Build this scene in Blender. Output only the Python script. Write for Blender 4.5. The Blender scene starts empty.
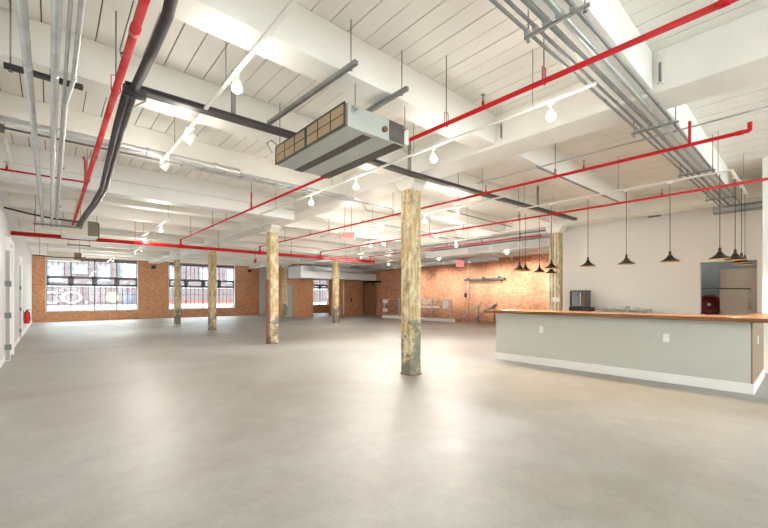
import bpy, math, random
from mathutils import Vector, Matrix
random.seed(7)
S = bpy.context.scene
COL = S.collection

# ------------------------------------------------------------------ camera
YAW = math.atan2(334, 378)
cam = bpy.data.cameras.new('camera')
cam.lens = 378 / 768 * 36
cam.sensor_width = 36
cam.shift_y = 32.5 / 768
cam.clip_start = 0.05
cam.clip_end = 300
camo = bpy.data.objects.new('camera', cam)
COL.objects.link(camo)
camo.location = (0, 0, 1.4)
camo.rotation_euler = (math.pi / 2, 0, -YAW)
S.camera = camo

# ------------------------------------------------------------------ world, exposure
S.view_settings.view_transform = 'Standard'
S.view_settings.look = 'None'
S.view_settings.gamma = 1
S.view_settings.exposure = 0.94
S.view_settings.use_curve_mapping = False
W = bpy.data.worlds.new('world')
S.world = W
W.use_nodes = True
bg = W.node_tree.nodes['Background']
bg.inputs[0].default_value = (0.89, 0.95, 1.0, 1)
bg.inputs[1].default_value = 8.0
S.cycles.max_bounces = 10
S.cycles.diffuse_bounces = 7
S.cycles.glossy_bounces = 4
S.cycles.transparent_max_bounces = 12
S.cycles.sample_clamp_indirect = 6


def portal(name, loc, rot, sx, sy):
    l = bpy.data.lights.new(name, 'AREA')
    l.shape = 'RECTANGLE'
    l.size = sx
    l.size_y = sy
    l.cycles.is_portal = True
    o = bpy.data.objects.new(name, l)
    COL.objects.link(o)
    o.location = loc
    o.rotation_euler = rot
    return o


portal('daylight_rear', (4.5, -6, 1.9), (math.radians(90), 0, 0), 10.4, 3.6)
portal('daylight_left', (1.98, 28.3, 2.05), (math.radians(-90), 0, 0), 4.3, 3.0)
portal('daylight_middle', (8.0, 28.3, 2.05), (math.radians(-90), 0, 0), 4.3, 3.0)
SPOT_W = 20
FILL_W = 9
SPOT_FAR = 80
FILL_FAR = 15
WASH_W = 230
PEND_W = 26

# ------------------------------------------------------------------ materials
MATS = {}


def nodemat(name):
    m = bpy.data.materials.new(name)
    m.use_nodes = True
    nt = m.node_tree
    b = nt.nodes['Principled BSDF']
    return m, nt, b


def N(nt, t, **kw):
    n = nt.nodes.new(t)
    for k, v in kw.items():
        if k in n.inputs.keys():
            n.inputs[k].default_value = v
        else:
            setattr(n, k, v)
    return n


def mat(name, c, rough=0.5, metal=0.0, var=0.0, scale=4.0, c2=None, bump=0.0, stretch=(1, 1, 1), spec=0.5, emit=None, es=0):
    if name in MATS:
        return MATS[name]
    m, nt, b = nodemat(name)
    b.inputs['Base Color'].default_value = (*c, 1)
    b.inputs['Roughness'].default_value = rough
    b.inputs['Metallic'].default_value = metal
    b.inputs['Specular IOR Level'].default_value = spec
    if emit:
        b.inputs['Emission Color'].default_value = (*emit, 1)
        b.inputs['Emission Strength'].default_value = es
    tc = N(nt, 'ShaderNodeTexCoord')
    mp = N(nt, 'ShaderNodeMapping')
    mp.inputs['Scale'].default_value = stretch
    nt.links.new(tc.outputs['Object'], mp.inputs[0])
    no = N(nt, 'ShaderNodeTexNoise', Scale=scale, Detail=5.0)
    nt.links.new(mp.outputs[0], no.inputs[0])
    if var or c2:
        r = N(nt, 'ShaderNodeValToRGB')
        cc = c2 or tuple(max(0, x * (1 - var)) for x in c)
        r.color_ramp.elements[0].position = 0.35
        r.color_ramp.elements[1].position = 0.65
        r.color_ramp.elements[0].color = (*cc, 1)
        r.color_ramp.elements[1].color = (*c, 1)
        nt.links.new(no.outputs[0], r.inputs[0])
        nt.links.new(r.outputs[0], b.inputs['Base Color'])
    if bump:
        bp = N(nt, 'ShaderNodeBump', Strength=bump, Distance=0.01)
        nt.links.new(no.outputs[0], bp.inputs['Height'])
        nt.links.new(bp.outputs[0], b.inputs['Normal'])
    MATS[name] = m
    return m


def brick_mat(name, c1, c2, mortar, wear):
    m, nt, b = nodemat(name)
    tc = N(nt, 'ShaderNodeTexCoord')
    sx = N(nt, 'ShaderNodeSeparateXYZ')
    nt.links.new(tc.outputs['Object'], sx.inputs[0])
    ad = N(nt, 'ShaderNodeMath', operation='ADD')
    nt.links.new(sx.outputs[0], ad.inputs[0])
    nt.links.new(sx.outputs[1], ad.inputs[1])
    cb = N(nt, 'ShaderNodeCombineXYZ')
    nt.links.new(ad.outputs[0], cb.inputs[0])
    nt.links.new(sx.outputs[2], cb.inputs[1])
    br = N(nt, 'ShaderNodeTexBrick', Scale=1.0)
    br.inputs['Color1'].default_value = (*c1, 1)
    br.inputs['Color2'].default_value = (*c2, 1)
    br.inputs['Mortar'].default_value = (*mortar, 1)
    br.inputs['Mortar Size'].default_value = 0.006
    br.inputs['Mortar Smooth'].default_value = 0.3
    br.inputs['Brick Width'].default_value = 0.22
    br.inputs['Row Height'].default_value = 0.075
    nt.links.new(cb.outputs[0], br.inputs['Vector'])
    n1 = N(nt, 'ShaderNodeTexNoise', Scale=1.3, Detail=8.0, Roughness=0.7)
    nt.links.new(tc.outputs['Object'], n1.inputs[0])
    r1 = N(nt, 'ShaderNodeValToRGB')
    r1.color_ramp.elements[0].position = 0.38
    r1.color_ramp.elements[1].position = 0.68
    r1.color_ramp.elements[0].color = (0, 0, 0, 1)
    r1.color_ramp.elements[1].color = (0.75, 0.75, 0.75, 1)
    nt.links.new(n1.outputs[0], r1.inputs[0])
    mx = N(nt, 'ShaderNodeMixRGB')
    mx.inputs[2].default_value = (*wear, 1)
    nt.links.new(r1.outputs[0], mx.inputs[0])
    nt.links.new(br.outputs[0], mx.inputs[1])
    n2 = N(nt, 'ShaderNodeTexNoise', Scale=9.0, Detail=4.0)
    nt.links.new(tc.outputs['Object'], n2.inputs[0])
    mr = N(nt, 'ShaderNodeMapRange')
    mr.inputs[1].default_value = 0.3
    mr.inputs[2].default_value = 0.7
    mr.inputs[3].default_value = 0.72
    mr.inputs[4].default_value = 1.22
    nt.links.new(n2.outputs[0], mr.inputs[0])
    m2 = N(nt, 'ShaderNodeMixRGB', blend_type='MULTIPLY')
    m2.inputs[0].default_value = 1
    nt.links.new(mx.outputs[0], m2.inputs[1])
    nt.links.new(mr.outputs[0], m2.inputs[2])
    nt.links.new(m2.outputs[0], b.inputs['Base Color'])
    b.inputs['Roughness'].default_value = 0.85
    bp = N(nt, 'ShaderNodeBump', Strength=0.5, Distance=0.01)
    bp.invert = True
    nt.links.new(br.outputs['Fac'], bp.inputs['Height'])
    nt.links.new(bp.outputs[0], b.inputs['Normal'])
    return m


def floor_mat():
    m, nt, b = nodemat('polished_concrete')
    tc = N(nt, 'ShaderNodeTexCoord')
    n1 = N(nt, 'ShaderNodeTexNoise', Scale=0.32, Detail=6.0, Roughness=0.55, Distortion=0.6)
    n2 = N(nt, 'ShaderNodeTexNoise', Scale=3.0, Detail=9.0, Roughness=0.7)
    n3 = N(nt, 'ShaderNodeTexNoise', Scale=45.0, Detail=3.0)
    for n in (n1, n2, n3):
        nt.links.new(tc.outputs['Object'], n.inputs[0])
    r = N(nt, 'ShaderNodeValToRGB')
    e = r.color_ramp.elements
    e[0].position = 0.32
    e[0].color = (0.255, 0.235, 0.20, 1)
    e[1].position = 0.7
    e[1].color = (0.36, 0.365, 0.36, 1)
    x = r.color_ramp.elements.new(0.52)
    x.color = (0.315, 0.305, 0.285, 1)
    nt.links.new(n1.outputs[0], r.inputs[0])
    mr = N(nt, 'ShaderNodeMapRange')
    mr.inputs[1].default_value = 0.3
    mr.inputs[2].default_value = 0.7
    mr.inputs[3].default_value = 0.82
    mr.inputs[4].default_value = 1.14
    nt.links.new(n2.outputs[0], mr.inputs[0])
    m2 = N(nt, 'ShaderNodeMixRGB', blend_type='MULTIPLY')
    m2.inputs[0].default_value = 1
    nt.links.new(r.outputs[0], m2.inputs[1])
    nt.links.new(mr.outputs[0], m2.inputs[2])
    # small dark pits
    r3 = N(nt, 'ShaderNodeValToRGB')
    r3.color_ramp.elements[0].position = 0.30
    r3.color_ramp.elements[0].color = (0.55, 0.52, 0.47, 1)
    r3.color_ramp.elements[1].position = 0.38
    r3.color_ramp.elements[1].color = (1, 1, 1, 1)
    nt.links.new(n3.outputs[0], r3.inputs[0])
    m3 = N(nt, 'ShaderNodeMixRGB', blend_type='MULTIPLY')
    m3.inputs[0].default_value = 0.5
    nt.links.new(m2.outputs[0], m3.inputs[1])
    nt.links.new(r3.outputs[0], m3.inputs[2])
    nt.links.new(m3.outputs[0], b.inputs['Base Color'])
    rr = N(nt, 'ShaderNodeMapRange')
    rr.inputs[1].default_value = 0.3
    rr.inputs[2].default_value = 0.7
    rr.inputs[3].default_value = 0.36
    rr.inputs[4].default_value = 0.54
    nt.links.new(n2.outputs[0], rr.inputs[0])
    nt.links.new(rr.outputs[0], b.inputs['Roughness'])
    b.inputs['Specular IOR Level'].default_value = 0.32
    bp = N(nt, 'ShaderNodeBump', Strength=0.06, Distance=0.01)
    nt.links.new(n2.outputs[0], bp.inputs['Height'])
    nt.links.new(bp.outputs[0], b.inputs['Normal'])
    return m


def column_mat():
    # yellow timber with old cream paint, peeling to a grey green undercoat near the foot
    m, nt, b = nodemat('weathered_column_timber')
    tc = N(nt, 'ShaderNodeTexCoord')
    oi = N(nt, 'ShaderNodeObjectInfo')
    va = N(nt, 'ShaderNodeVectorMath', operation='ADD')
    nt.links.new(tc.outputs['Object'], va.inputs[0])
    nt.links.new(oi.outputs['Location'], va.inputs[1])
    mp = N(nt, 'ShaderNodeMapping')
    mp.inputs['Scale'].default_value = (9, 9, 0.9)
    nt.links.new(va.outputs[0], mp.inputs[0])
    g = N(nt, 'ShaderNodeTexNoise', Scale=2.0, Detail=6.0, Roughness=0.6)
    nt.links.new(mp.outputs[0], g.inputs[0])
    r = N(nt, 'ShaderNodeValToRGB')
    r.color_ramp.elements[0].position = 0.3
    r.color_ramp.elements[0].color = (0.34, 0.22, 0.09, 1)
    r.color_ramp.elements[1].position = 0.6
    r.color_ramp.elements[1].color = (0.66, 0.51, 0.28, 1)
    nt.links.new(g.outputs[0], r.inputs[0])
    # cream paint remains
    mp2 = N(nt, 'ShaderNodeMapping')
    mp2.inputs['Scale'].default_value = (3, 3, 1.2)
    nt.links.new(va.outputs[0], mp2.inputs[0])
    p = N(nt, 'ShaderNodeTexNoise', Scale=2.5, Detail=8.0, Roughness=0.7)
    nt.links.new(mp2.outputs[0], p.inputs[0])
    pr = N(nt, 'ShaderNodeValToRGB')
    pr.color_ramp.elements[0].position = 0.5
    pr.color_ramp.elements[1].position = 0.58
    nt.links.new(p.outputs[0], pr.inputs[0])
    m1 = N(nt, 'ShaderNodeMixRGB')
    m1.inputs[2].default_value = (0.70, 0.62, 0.44, 1)
    nt.links.new(pr.outputs[0], m1.inputs[0])
    nt.links.new(r.outputs[0], m1.inputs[1])
    # grey green undercoat, only on the lower third, with ragged edges
    sx = N(nt, 'ShaderNodeSeparateXYZ')
    nt.links.new(tc.outputs['Object'], sx.inputs[0])
    q = N(nt, 'ShaderNodeTexNoise', Scale=3.4, Detail=9.0, Roughness=0.75)
    nt.links.new(va.outputs[0], q.inputs[0])
    mz = N(nt, 'ShaderNodeMapRange')
    mz.inputs[1].default_value = 0.6
    mz.inputs[2].default_value = 2.0
    mz.inputs[3].default_value = 0.09
    mz.inputs[4].default_value = -0.28
    nt.links.new(sx.outputs[2], mz.inputs[0])
    ad = N(nt, 'ShaderNodeMath', operation='ADD')
    nt.links.new(q.outputs[0], ad.inputs[0])
    nt.links.new(mz.outputs[0], ad.inputs[1])
    qr = N(nt, 'ShaderNodeValToRGB')
    qr.color_ramp.elements[0].position = 0.54
    qr.color_ramp.elements[1].position = 0.58
    nt.links.new(ad.outputs[0], qr.inputs[0])
    m2 = N(nt, 'ShaderNodeMixRGB')
    m2.inputs[2].default_value = (0.22, 0.215, 0.165, 1)
    nt.links.new(qr.outputs[0], m2.inputs[0])
    nt.links.new(m1.outputs[0], m2.inputs[1])
    q2 = N(nt, 'ShaderNodeTexNoise', Scale=7.0, Detail=7.0, Roughness=0.7)
    nt.links.new(va.outputs[0], q2.inputs[0])
    mr = N(nt, 'ShaderNodeMapRange')
    mr.inputs[1].default_value = 0.3
    mr.inputs[2].default_value = 0.7
    mr.inputs[3].default_value = 0.65
    mr.inputs[4].default_value = 1.3
    nt.links.new(q2.outputs[0], mr.inputs[0])
    m3 = N(nt, 'ShaderNodeMixRGB', blend_type='MULTIPLY')
    m3.inputs[0].default_value = 1
    nt.links.new(m2.outputs[0], m3.inputs[1])
    nt.links.new(mr.outputs[0], m3.inputs[2])
    nt.links.new(m3.outputs[0], b.inputs['Base Color'])
    b.inputs['Roughness'].default_value = 0.7
    bp = N(nt, 'ShaderNodeBump', Strength=0.5, Distance=0.008)
    nt.links.new(ad.outputs[0], bp.inputs['Height'])
    nt.links.new(bp.outputs[0], b.inputs['Normal'])
    return m


def glass_mat():
    m, nt, b = nodemat('clear_glass')
    nt.nodes.remove(b)
    out = nt.nodes['Material Output']
    t = N(nt, 'ShaderNodeBsdfTransparent')
    t.inputs[0].default_value = (0.93, 0.96, 0.95, 1)
    g = N(nt, 'ShaderNodeBsdfGlossy')
    g.inputs['Roughness'].default_value = 0.03
    mx = N(nt, 'ShaderNodeMixShader')
    mx.inputs[0].default_value = 0.012
    nt.links.new(t.outputs[0], mx.inputs[1])
    nt.links.new(g.outputs[0], mx.inputs[2])
    nt.links.new(mx.outputs[0], out.inputs[0])
    return m


def filter_mat():
    # tan pleated air filter
    m, nt, b = nodemat('tan_filter_media')
    tc = N(nt, 'ShaderNodeTexCoord')
    w = N(nt, 'ShaderNodeTexWave', Scale=22.0, wave_type='BANDS', bands_direction='Y')
    nt.links.new(tc.outputs['Object'], w.inputs[0])
    r = N(nt, 'ShaderNodeValToRGB')
    r.color_ramp.elements[0].color = (0.22, 0.16, 0.09, 1)
    r.color_ramp.elements[1].color = (0.42, 0.33, 0.22, 1)
    nt.links.new(w.outputs[0], r.inputs[0])
    nt.links.new(r.outputs[0], b.inputs['Base Color'])
    b.inputs['Roughness'].default_value = 0.9
    return m


WHITE = mat('white_ceiling_paint', (0.86, 0.835, 0.775), 0.6, var=0.06, scale=1.5, bump=0.15)
BEAMP = mat('cream_beam_paint', (0.88, 0.86, 0.805), 0.5, var=0.08, scale=2.2, bump=0.2, stretch=(0.4, 1, 1))
BRIGHT = mat('bright_white_paint', (0.84, 0.84, 0.82), 0.5, var=0.03, scale=2)
GAP = mat('dark_gap', (0.10, 0.085, 0.06), 0.9)
WALLW = mat('white_wall_paint', (0.86, 0.84, 0.81), 0.55, var=0.02, scale=1.2)
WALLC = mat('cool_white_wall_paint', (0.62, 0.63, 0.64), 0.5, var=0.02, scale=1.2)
GREYB = mat('blue_grey_wall_paint', (0.27, 0.31, 0.33), 0.6, var=0.05)
BRICKW = brick_mat('orange_brick', (0.50, 0.20, 0.085), (0.62, 0.28, 0.13), (0.52, 0.36, 0.24), (0.66, 0.36, 0.20))
BRICKS = brick_mat('red_brick', (0.58, 0.24, 0.13), (0.76, 0.38, 0.22), (0.62, 0.42, 0.30), (0.70, 0.38, 0.23))
FLOOR = floor_mat()
TIMBER = column_mat()
GLASS = glass_mat()
FILTER = filter_mat()
RED = mat('red_pipe_paint', (0.50, 0.004, 0.007), 0.4, spec=0.3)
REDS = mat('pale_red_pipe_paint', (0.52, 0.022, 0.022), 0.4, c2=(0.60, 0.10, 0.10), scale=3, spec=0.3)
GALV = mat('galvanized_steel', (0.56, 0.58, 0.58), 0.38, 0.75, var=0.2, scale=6)
GALVD = mat('dull_galvanized_steel', (0.31, 0.315, 0.31), 0.45, 0.6, var=0.25, scale=5)
STRUT = mat('grey_strut_steel', (0.22, 0.225, 0.22), 0.55, 0.3)
BLACK = mat('black_insulation', (0.045, 0.043, 0.045), 0.6, var=0.3, scale=8)
DARKB = mat('dark_brown_channel', (0.075, 0.062, 0.058), 0.5, var=0.2, scale=8)
ACG = mat('grey_green_sheet_metal', (0.50, 0.54, 0.51), 0.4, 0.25, var=0.05, scale=2)
ACD = mat('dark_grey_insulation_strip', (0.13, 0.115, 0.10), 0.7, var=0.2, scale=10)
WMET = mat('white_enamel', (0.82, 0.81, 0.78), 0.35)
FRAME = mat('dark_grey_window_frame', (0.13, 0.135, 0.15), 0.5)
MUNT = mat('grey_muntin', (0.12, 0.12, 0.135), 0.5)
BARG = mat('grey_green_bar_paint', (0.55, 0.555, 0.50), 0.55, var=0.03, scale=2)
WOODT = mat('varnished_walnut', (0.25, 0.115, 0.048), 0.25, c2=(0.14, 0.06, 0.025), scale=2.5, stretch=(9, 0.7, 9), bump=0.05)
WOODE = mat('brown_wood_panel', (0.30, 0.20, 0.12), 0.45, c2=(0.21, 0.135, 0.075), scale=3, stretch=(6, 6, 0.6))
BASEB = mat('white_baseboard', (0.86, 0.85, 0.83), 0.35)
IRON = mat('black_iron', (0.03, 0.028, 0.026), 0.45, 0.3)
STEEL = mat('brushed_steel', (0.62, 0.61, 0.58), 0.25, 0.9)
PEND = mat('bronze_black_shade', (0.028, 0.023, 0.018), 0.35, 0.4)
PENDI = mat('brass_shade_lining', (0.6, 0.42, 0.2), 0.4, 0.5)
BURG = mat('burgundy_enamel', (0.17, 0.004, 0.011), 0.4)
DOORB = mat('beige_panel', (0.45, 0.40, 0.34), 0.5, var=0.04)
DOORG = mat('grey_door_paint', (0.42, 0.42, 0.40), 0.5, var=0.08)
OLDW = mat('old_brown_boards', (0.36, 0.21, 0.11), 0.7, c2=(0.25, 0.14, 0.07), scale=3, stretch=(5, 5, 0.5))
PLAST = mat('white_plastic', (0.85, 0.84, 0.82), 0.4)
ASPH = mat('street_asphalt', (0.5, 0.5, 0.51), 0.9, var=0.15)  # tone raised above asphalt so the street bounces daylight indoors
FACB = mat('pale_pink_brick_facade', (0.085, 0.06, 0.06), 0.9, var=0.12, scale=8)
FACW = mat('pale_lintel_stone', (0.3, 0.31, 0.32), 0.8)
FACG = mat('pale_facade_window', (0.06, 0.063, 0.075), 0.3)
SIGNY = mat('yellow_green_sign', (0.27, 0.32, 0.11), 0.6)
LAMPE = mat('lamp_lens', (1, 0.95, 0.85), 0.3, emit=(1.0, 0.93, 0.80), es=14)
BULBE = mat('pendant_bulb_glow', (1, 0.9, 0.7), 0.3, emit=(1.0, 0.72, 0.38), es=14)
EXITE = mat('exit_letters_red', (0.8, 0.02, 0.02), 0.4, emit=(1.0, 0.04, 0.03), es=2.2)
EXITF = mat('exit_face_pink', (0.78, 0.36, 0.36), 0.4, emit=(1.0, 0.5, 0.45), es=0.15)


# ------------------------------------------------------------------ mesh builder
class MB:
    def __init__(s):
        s.v = []
        s.f = []
        s.sm = []

    def box(s, x0, x1, y0, y1, z0, z1):
        return s.obox(Matrix.Translation(((x0 + x1) / 2, (y0 + y1) / 2, (z0 + z1) / 2)), abs(x1 - x0), abs(y1 - y0), abs(z1 - z0))

    def obox(s, M, a, b, c):
        n = len(s.v)
        for z in (-c / 2, c / 2):
            for x, y in ((-a / 2, -b / 2), (a / 2, -b / 2), (a / 2, b / 2), (-a / 2, b / 2)):
                s.v.append(tuple(M @ Vector((x, y, z))))
        for q in ((0, 3, 2, 1), (4, 5, 6, 7), (0, 1, 5, 4), (1, 2, 6, 5), (2, 3, 7, 6), (3, 0, 4, 7)):
            s.f.append(tuple(n + i for i in q))
            s.sm.append(False)
        return s

    def bar(s, p, q, w, h):
        p, q = Vector(p), Vector(q)
        d = q - p
        M = frame(d)
        M.translation = (p + q) / 2
        return s.obox(M, w, h, d.length)

    def tube(s, pts, r, n=10, caps=True):
        pts = [Vector(p) for p in pts]
        rs = r if isinstance(r, (list, tuple)) else [r] * len(pts)
        base = len(s.v)
        ref = None
        for i, p in enumerate(pts):
            if i == 0:
                d = pts[1] - p
            elif i == len(pts) - 1:
                d = p - pts[-2]
            else:
                d = (pts[i + 1] - p).normalized() + (p - pts[i - 1]).normalized()
            d = d.normalized() if d.length > 1e-9 else Vector((0, 0, 1))
            if ref is None:
                ref = d.orthogonal().normalized()
            else:
                ref = (ref - d * ref.dot(d))
                ref = ref.normalized() if ref.length > 1e-6 else d.orthogonal().normalized()
            u = d.cross(ref)
            for k in range(n):
                a = 2 * math.pi * k / n
                s.v.append(tuple(p + (ref * math.cos(a) + u * math.sin(a)) * rs[i]))
        for i in range(len(pts) - 1):
            for k in range(n):
                a = base + i * n + k
                b = base + i * n + (k + 1) % n
                s.f.append((a, b, b + n, a + n))
                s.sm.append(True)
        if caps:
            s.f.append(tuple(base + k for k in reversed(range(n))))
            s.sm.append(False)
            e = base + (len(pts) - 1) * n
            s.f.append(tuple(e + k for k in range(n)))
            s.sm.append(False)
        return s

    def cyl(s, p, q, r, n=16):
        return s.tube([p, q], r, n)

    def lathe(s, prof, M=None, n=20, close=False):
        M = M or Matrix()
        base = len(s.v)
        for r, z in prof:
            for k in range(n):
                a = 2 * math.pi * k / n
                s.v.append(tuple(M @ Vector((r * math.cos(a), r * math.sin(a), z))))
        m = len(prof)
        for i in range(m - 1 + (1 if close else 0)):
            for k in range(n):
                a = base + i * n + k
                b = base + i * n + (k + 1) % n
                j = ((i + 1) % m) * n - i * n
                s.f.append((a, b, b + j, a + j))
                s.sm.append(True)
        return s

    def prism(s, poly, axis, a0, a1):
        # poly: list of 2D points in the plane across axis
        n = len(poly)
        base = len(s.v)
        for a in (a0, a1):
            for p, q in poly:
                s.v.append({'x': (a, p, q), 'y': (p, a, q), 'z': (p, q, a)}[axis])
        s.f.append(tuple(base + k for k in range(n)))
        s.f.append(tuple(base + n + k for k in reversed(range(n))))
        s.sm += [False, False]
        for k in range(n):
            l = (k + 1) % n
            s.f.append((base + l, base + k, base + n + k, base + n + l))
            s.sm.append(False)
        return s

    def build(s, name, m, parent=None, loc=None, bevel=0):
        me = bpy.data.meshes.new(name)
        me.from_pydata(s.v, [], s.f)
        me.polygons.foreach_set('use_smooth', s.sm)
        import bmesh
        bm = bmesh.new()
        bm.from_mesh(me)
        bmesh.ops.recalc_face_normals(bm, faces=bm.faces)
        bm.to_mesh(me)
        bm.free()
        me.materials.append(m)
        o = bpy.data.objects.new(name, me)
        COL.objects.link(o)
        if loc is not None:
            # mesh was written in world space: shift it to the origin given
            me.transform(Matrix.Translation(-Vector(loc)))
            o.location = loc
        if parent is not None:
            o.parent = parent
            if loc is None and parent.type == 'EMPTY' or parent.get('world_built'):
                pass
        if bevel:
            b = o.modifiers.new('bevel', 'BEVEL')
            b.width = bevel
            b.segments = 2
            b.limit_method = 'ANGLE'
        return o


def frame(d):
    d = Vector(d).normalized()
    up = Vector((0, 0, 1)) if abs(d.z) < 0.95 else Vector((1, 0, 0))
    x = up.cross(d).normalized()
    y = d.cross(x)
    return Matrix(((x.x, y.x, d.x, 0), (x.y, y.y, d.y, 0), (x.z, y.z, d.z, 0), (0, 0, 0, 1)))


def tag(o, label, cat, group=None):
    o['label'] = label
    o['category'] = cat
    if group:
        o['group'] = group
    return o


def thing(name, loc, label, cat, group=None, rot=None):
    o = bpy.data.objects.new(name, None)
    o.empty_display_size = 0.1
    COL.objects.link(o)
    o.location = loc
    if rot:
        o.rotation_euler = rot
    return tag(o, label, cat, group)


def part(mb, name, m, parent, bevel=0, label=None):
    """mb in world coordinates; the parent is an unrotated thing (or its part)"""
    o = mb.build(name, m, None, None, bevel)
    off = Vector((0, 0, 0))
    p = parent
    while p is not None:
        off += p.location
        p = p.parent
    o.data.transform(Matrix.Translation(-off))
    o.parent = parent
    if label:
        o['label'] = label
    return o


def lpart(mb, name, m, parent, bevel=0, label=None):
    """mb in the parent's local coordinates"""
    o = mb.build(name, m, None, None, bevel)
    o.parent = parent
    if label:
        o['label'] = label
    return o


def struct(mb, name, m, parent=None, bevel=0):
    o = mb.build(name, m, None, None, bevel)
    if parent is not None:
        o.parent = parent
    else:
        o['kind'] = 'structure'
    return o


def copy_tree(o, parent=None):
    c = o.copy()
    COL.objects.link(c)
    c.parent = parent
    for ch in list(o.children):
        copy_tree(ch, c)
    return c


def text_mesh(body, size, depth=0.004, spacing=1.0):
    cu = bpy.data.curves.new('text', 'FONT')
    cu.body = body
    cu.size = size
    cu.extrude = depth
    cu.align_x = 'CENTER'
    cu.align_y = 'CENTER'
    cu.space_character = spacing
    o = bpy.data.objects.new('text', cu)
    COL.objects.link(o)
    dg = bpy.context.evaluated_depsgraph_get()
    me = bpy.data.meshes.new_from_object(o.evaluated_get(dg))
    bpy.data.objects.remove(o)
    return me


# ================================================================== THE SHELL
XL, XR, YB, YF, ZD = -0.74, 18.3, -6.0, 28.0, 3.94
# stair well opening in the floor
WX0, WX1, WY0, WY1 = 16.5, XR, 12.9, 18.6
fl = MB()
for a in ((XL - 0.3, WX0, YB, YF + 0.3), (WX0, XR + 0.3, YB, WY0), (WX0, XR + 0.3, WY1, YF + 0.3)):
    fl.box(a[0], a[1], a[2], a[3], -0.15, 0)
struct(fl, 'floor', FLOOR)
pit = MB()
pit.box(WX0 - 0.1, WX0, WY0, WY1, -2.6, -0.15)
pit.box(XR, XR + 0.29, WY0, WY1, -2.6, 0.0)
pit.box(WX0, XR, WY0 - 0.1, WY0, -2.6, -0.15)
pit.box(WX0, XR, WY1, WY1 + 0.1, -2.6, -0.15)
pit.box(WX0 - 0.1, XR + 0.2, WY0 - 0.1, WY1 + 0.1, -2.8, -2.6)
struct(pit, 'wall_stairwell', BRICKS)

ce = MB()
xs = 0.34 - 0.2 * 7
k = 0
while xs < XR + 0.3:
    jig = 0 * random.uniform(-0.006, 0.006)
    ce.box(xs + 0.0055, xs + 0.1945, YB, YF + 0.3, ZD + (0.003 if k % 2 else 0), ZD + 0.03)
    xs += 0.2
    k += 1
co = struct(ce, 'ceiling', WHITE)
gb = MB().box(XL - 0.3, XR + 0.4, YB, YF + 0.4, ZD + 0.03, ZD + 0.2)
lpart(gb, 'roof_backing', GAP, co)

# left wall, cool white
wl = MB()
D1 = (11.65, 12.75)
D2 = (17.0, 17.95)
wl.box(XL - 0.15, XL, YB, D1[0], 0, ZD)
wl.box(XL - 0.15, XL, D1[1], D2[0], 0, ZD)
wl.box(XL - 0.15, XL, D2[1], YF + 0.3, 0, ZD)
wl.box(XL - 0.15, XL, *D1, 2.6, ZD)
wl.box(XL - 0.15, XL, *D2, 2.6, ZD)
struct(wl, 'wall_left', WALLC)
struct(MB().box(XL, XL + 0.015, YB, D1[0] - 0.12, 0, 0.12).box(XL, XL + 0.015, D1[1] + 0.12, D2[0] - 0.1, 0, 0.12).box(XL, XL + 0.015, D2[1] + 0.1, YF, 0, 0.12), 'baseboard_left', BASEB)


def left_door(n, y0, y1, casing):
    d = MB().box(XL - 0.09, XL - 0.05, y0 + 0.02, y1 - 0.02, 0.01, 2.58).build('door_%d' % n, WALLC)
    d['kind'] = 'structure'
    f = MB()
    w = 0.1
    f.box(XL - 0.15, XL + casing, y0 - w, y0 + 0.015, 0, 2.7)
    f.box(XL - 0.15, XL + casing, y1 - 0.015, y1 + w, 0, 2.7)
    f.box(XL - 0.15, XL + casing, y0 + 0.015, y1 - 0.015, 2.585, 2.7)
    lpart(f, 'door_frame', BASEB, d, 0.004)
    edge = lpart(MB().box(XL + casing * 0.25, XL + casing * 0.95, y0 - w - 0.012, y0 - w, 0.02, 2.4), 'jamb_edge', DOORG, d, 0, 'grey jamb edge')
    for z in (0.3, 0.99, 1.68):
        h = MB().box(XL + casing * 0.1, XL + casing + 0.01, y0 - w - 0.024, y0 - w - 0.012, z - 0.06, z + 0.06)
        h.cyl((XL + casing + 0.01, y0 - w - 0.018, z - 0.065), (XL + casing + 0.01, y0 - w - 0.018, z + 0.065), 0.012, 8)
        lpart(h, 'hinge', STRUT, d)
    kx = XL + 0.0
    kn = MB().cyl((XL - 0.05, y0 + 0.1, 1.0), (kx, y0 + 0.1, 1.0), 0.012, 8).cyl((kx, y0 + 0.1, 1.0), (kx, y0 + 0.22, 1.0), 0.01, 8)
    lpart(kn, 'door_handle', STEEL, d)


left_door(1, *D1, 0.09)
left_door(2, *D2, 0.03)

# unseen wall behind the camera, its three tall windows added and sized for daylight
wb = MB()
RW = [(0.3, 2.9), (3.6, 6.2), (6.9, 9.5)]
xe = [XL - 0.15] + [v for w in RW for v in w] + [9.8]
for i in (0, 2, 4, 6):
    wb.box(xe[i], xe[i + 1], YB - 0.3, YB, 0, ZD)
for a, b in RW:
    wb.box(a, b, YB - 0.3, YB, 0, 0.55)
    wb.box(a, b, YB - 0.3, YB, 3.5, ZD)
struct(wb, 'wall_rear', BRICKW)
for i, (a, b) in enumerate(RW):
    f = MB()
    for x in (a, (a + b) / 2 - 0.03, b - 0.06):
        f.box(x, x + 0.06, YB - 0.2, YB - 0.12, 0.55, 3.5)
    for z in (0.55, 2.0, 3.44):
        f.box(a, b, YB - 0.2, YB - 0.12, z, z + 0.06)
    fo = struct(f, 'window_%d' % (4 + i), FRAME)
    lpart(MB().box(a + 0.03, b - 0.03, YB - 0.165, YB - 0.16, 0.58, 3.47), 'window_pane', GLASS, fo)

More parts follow.
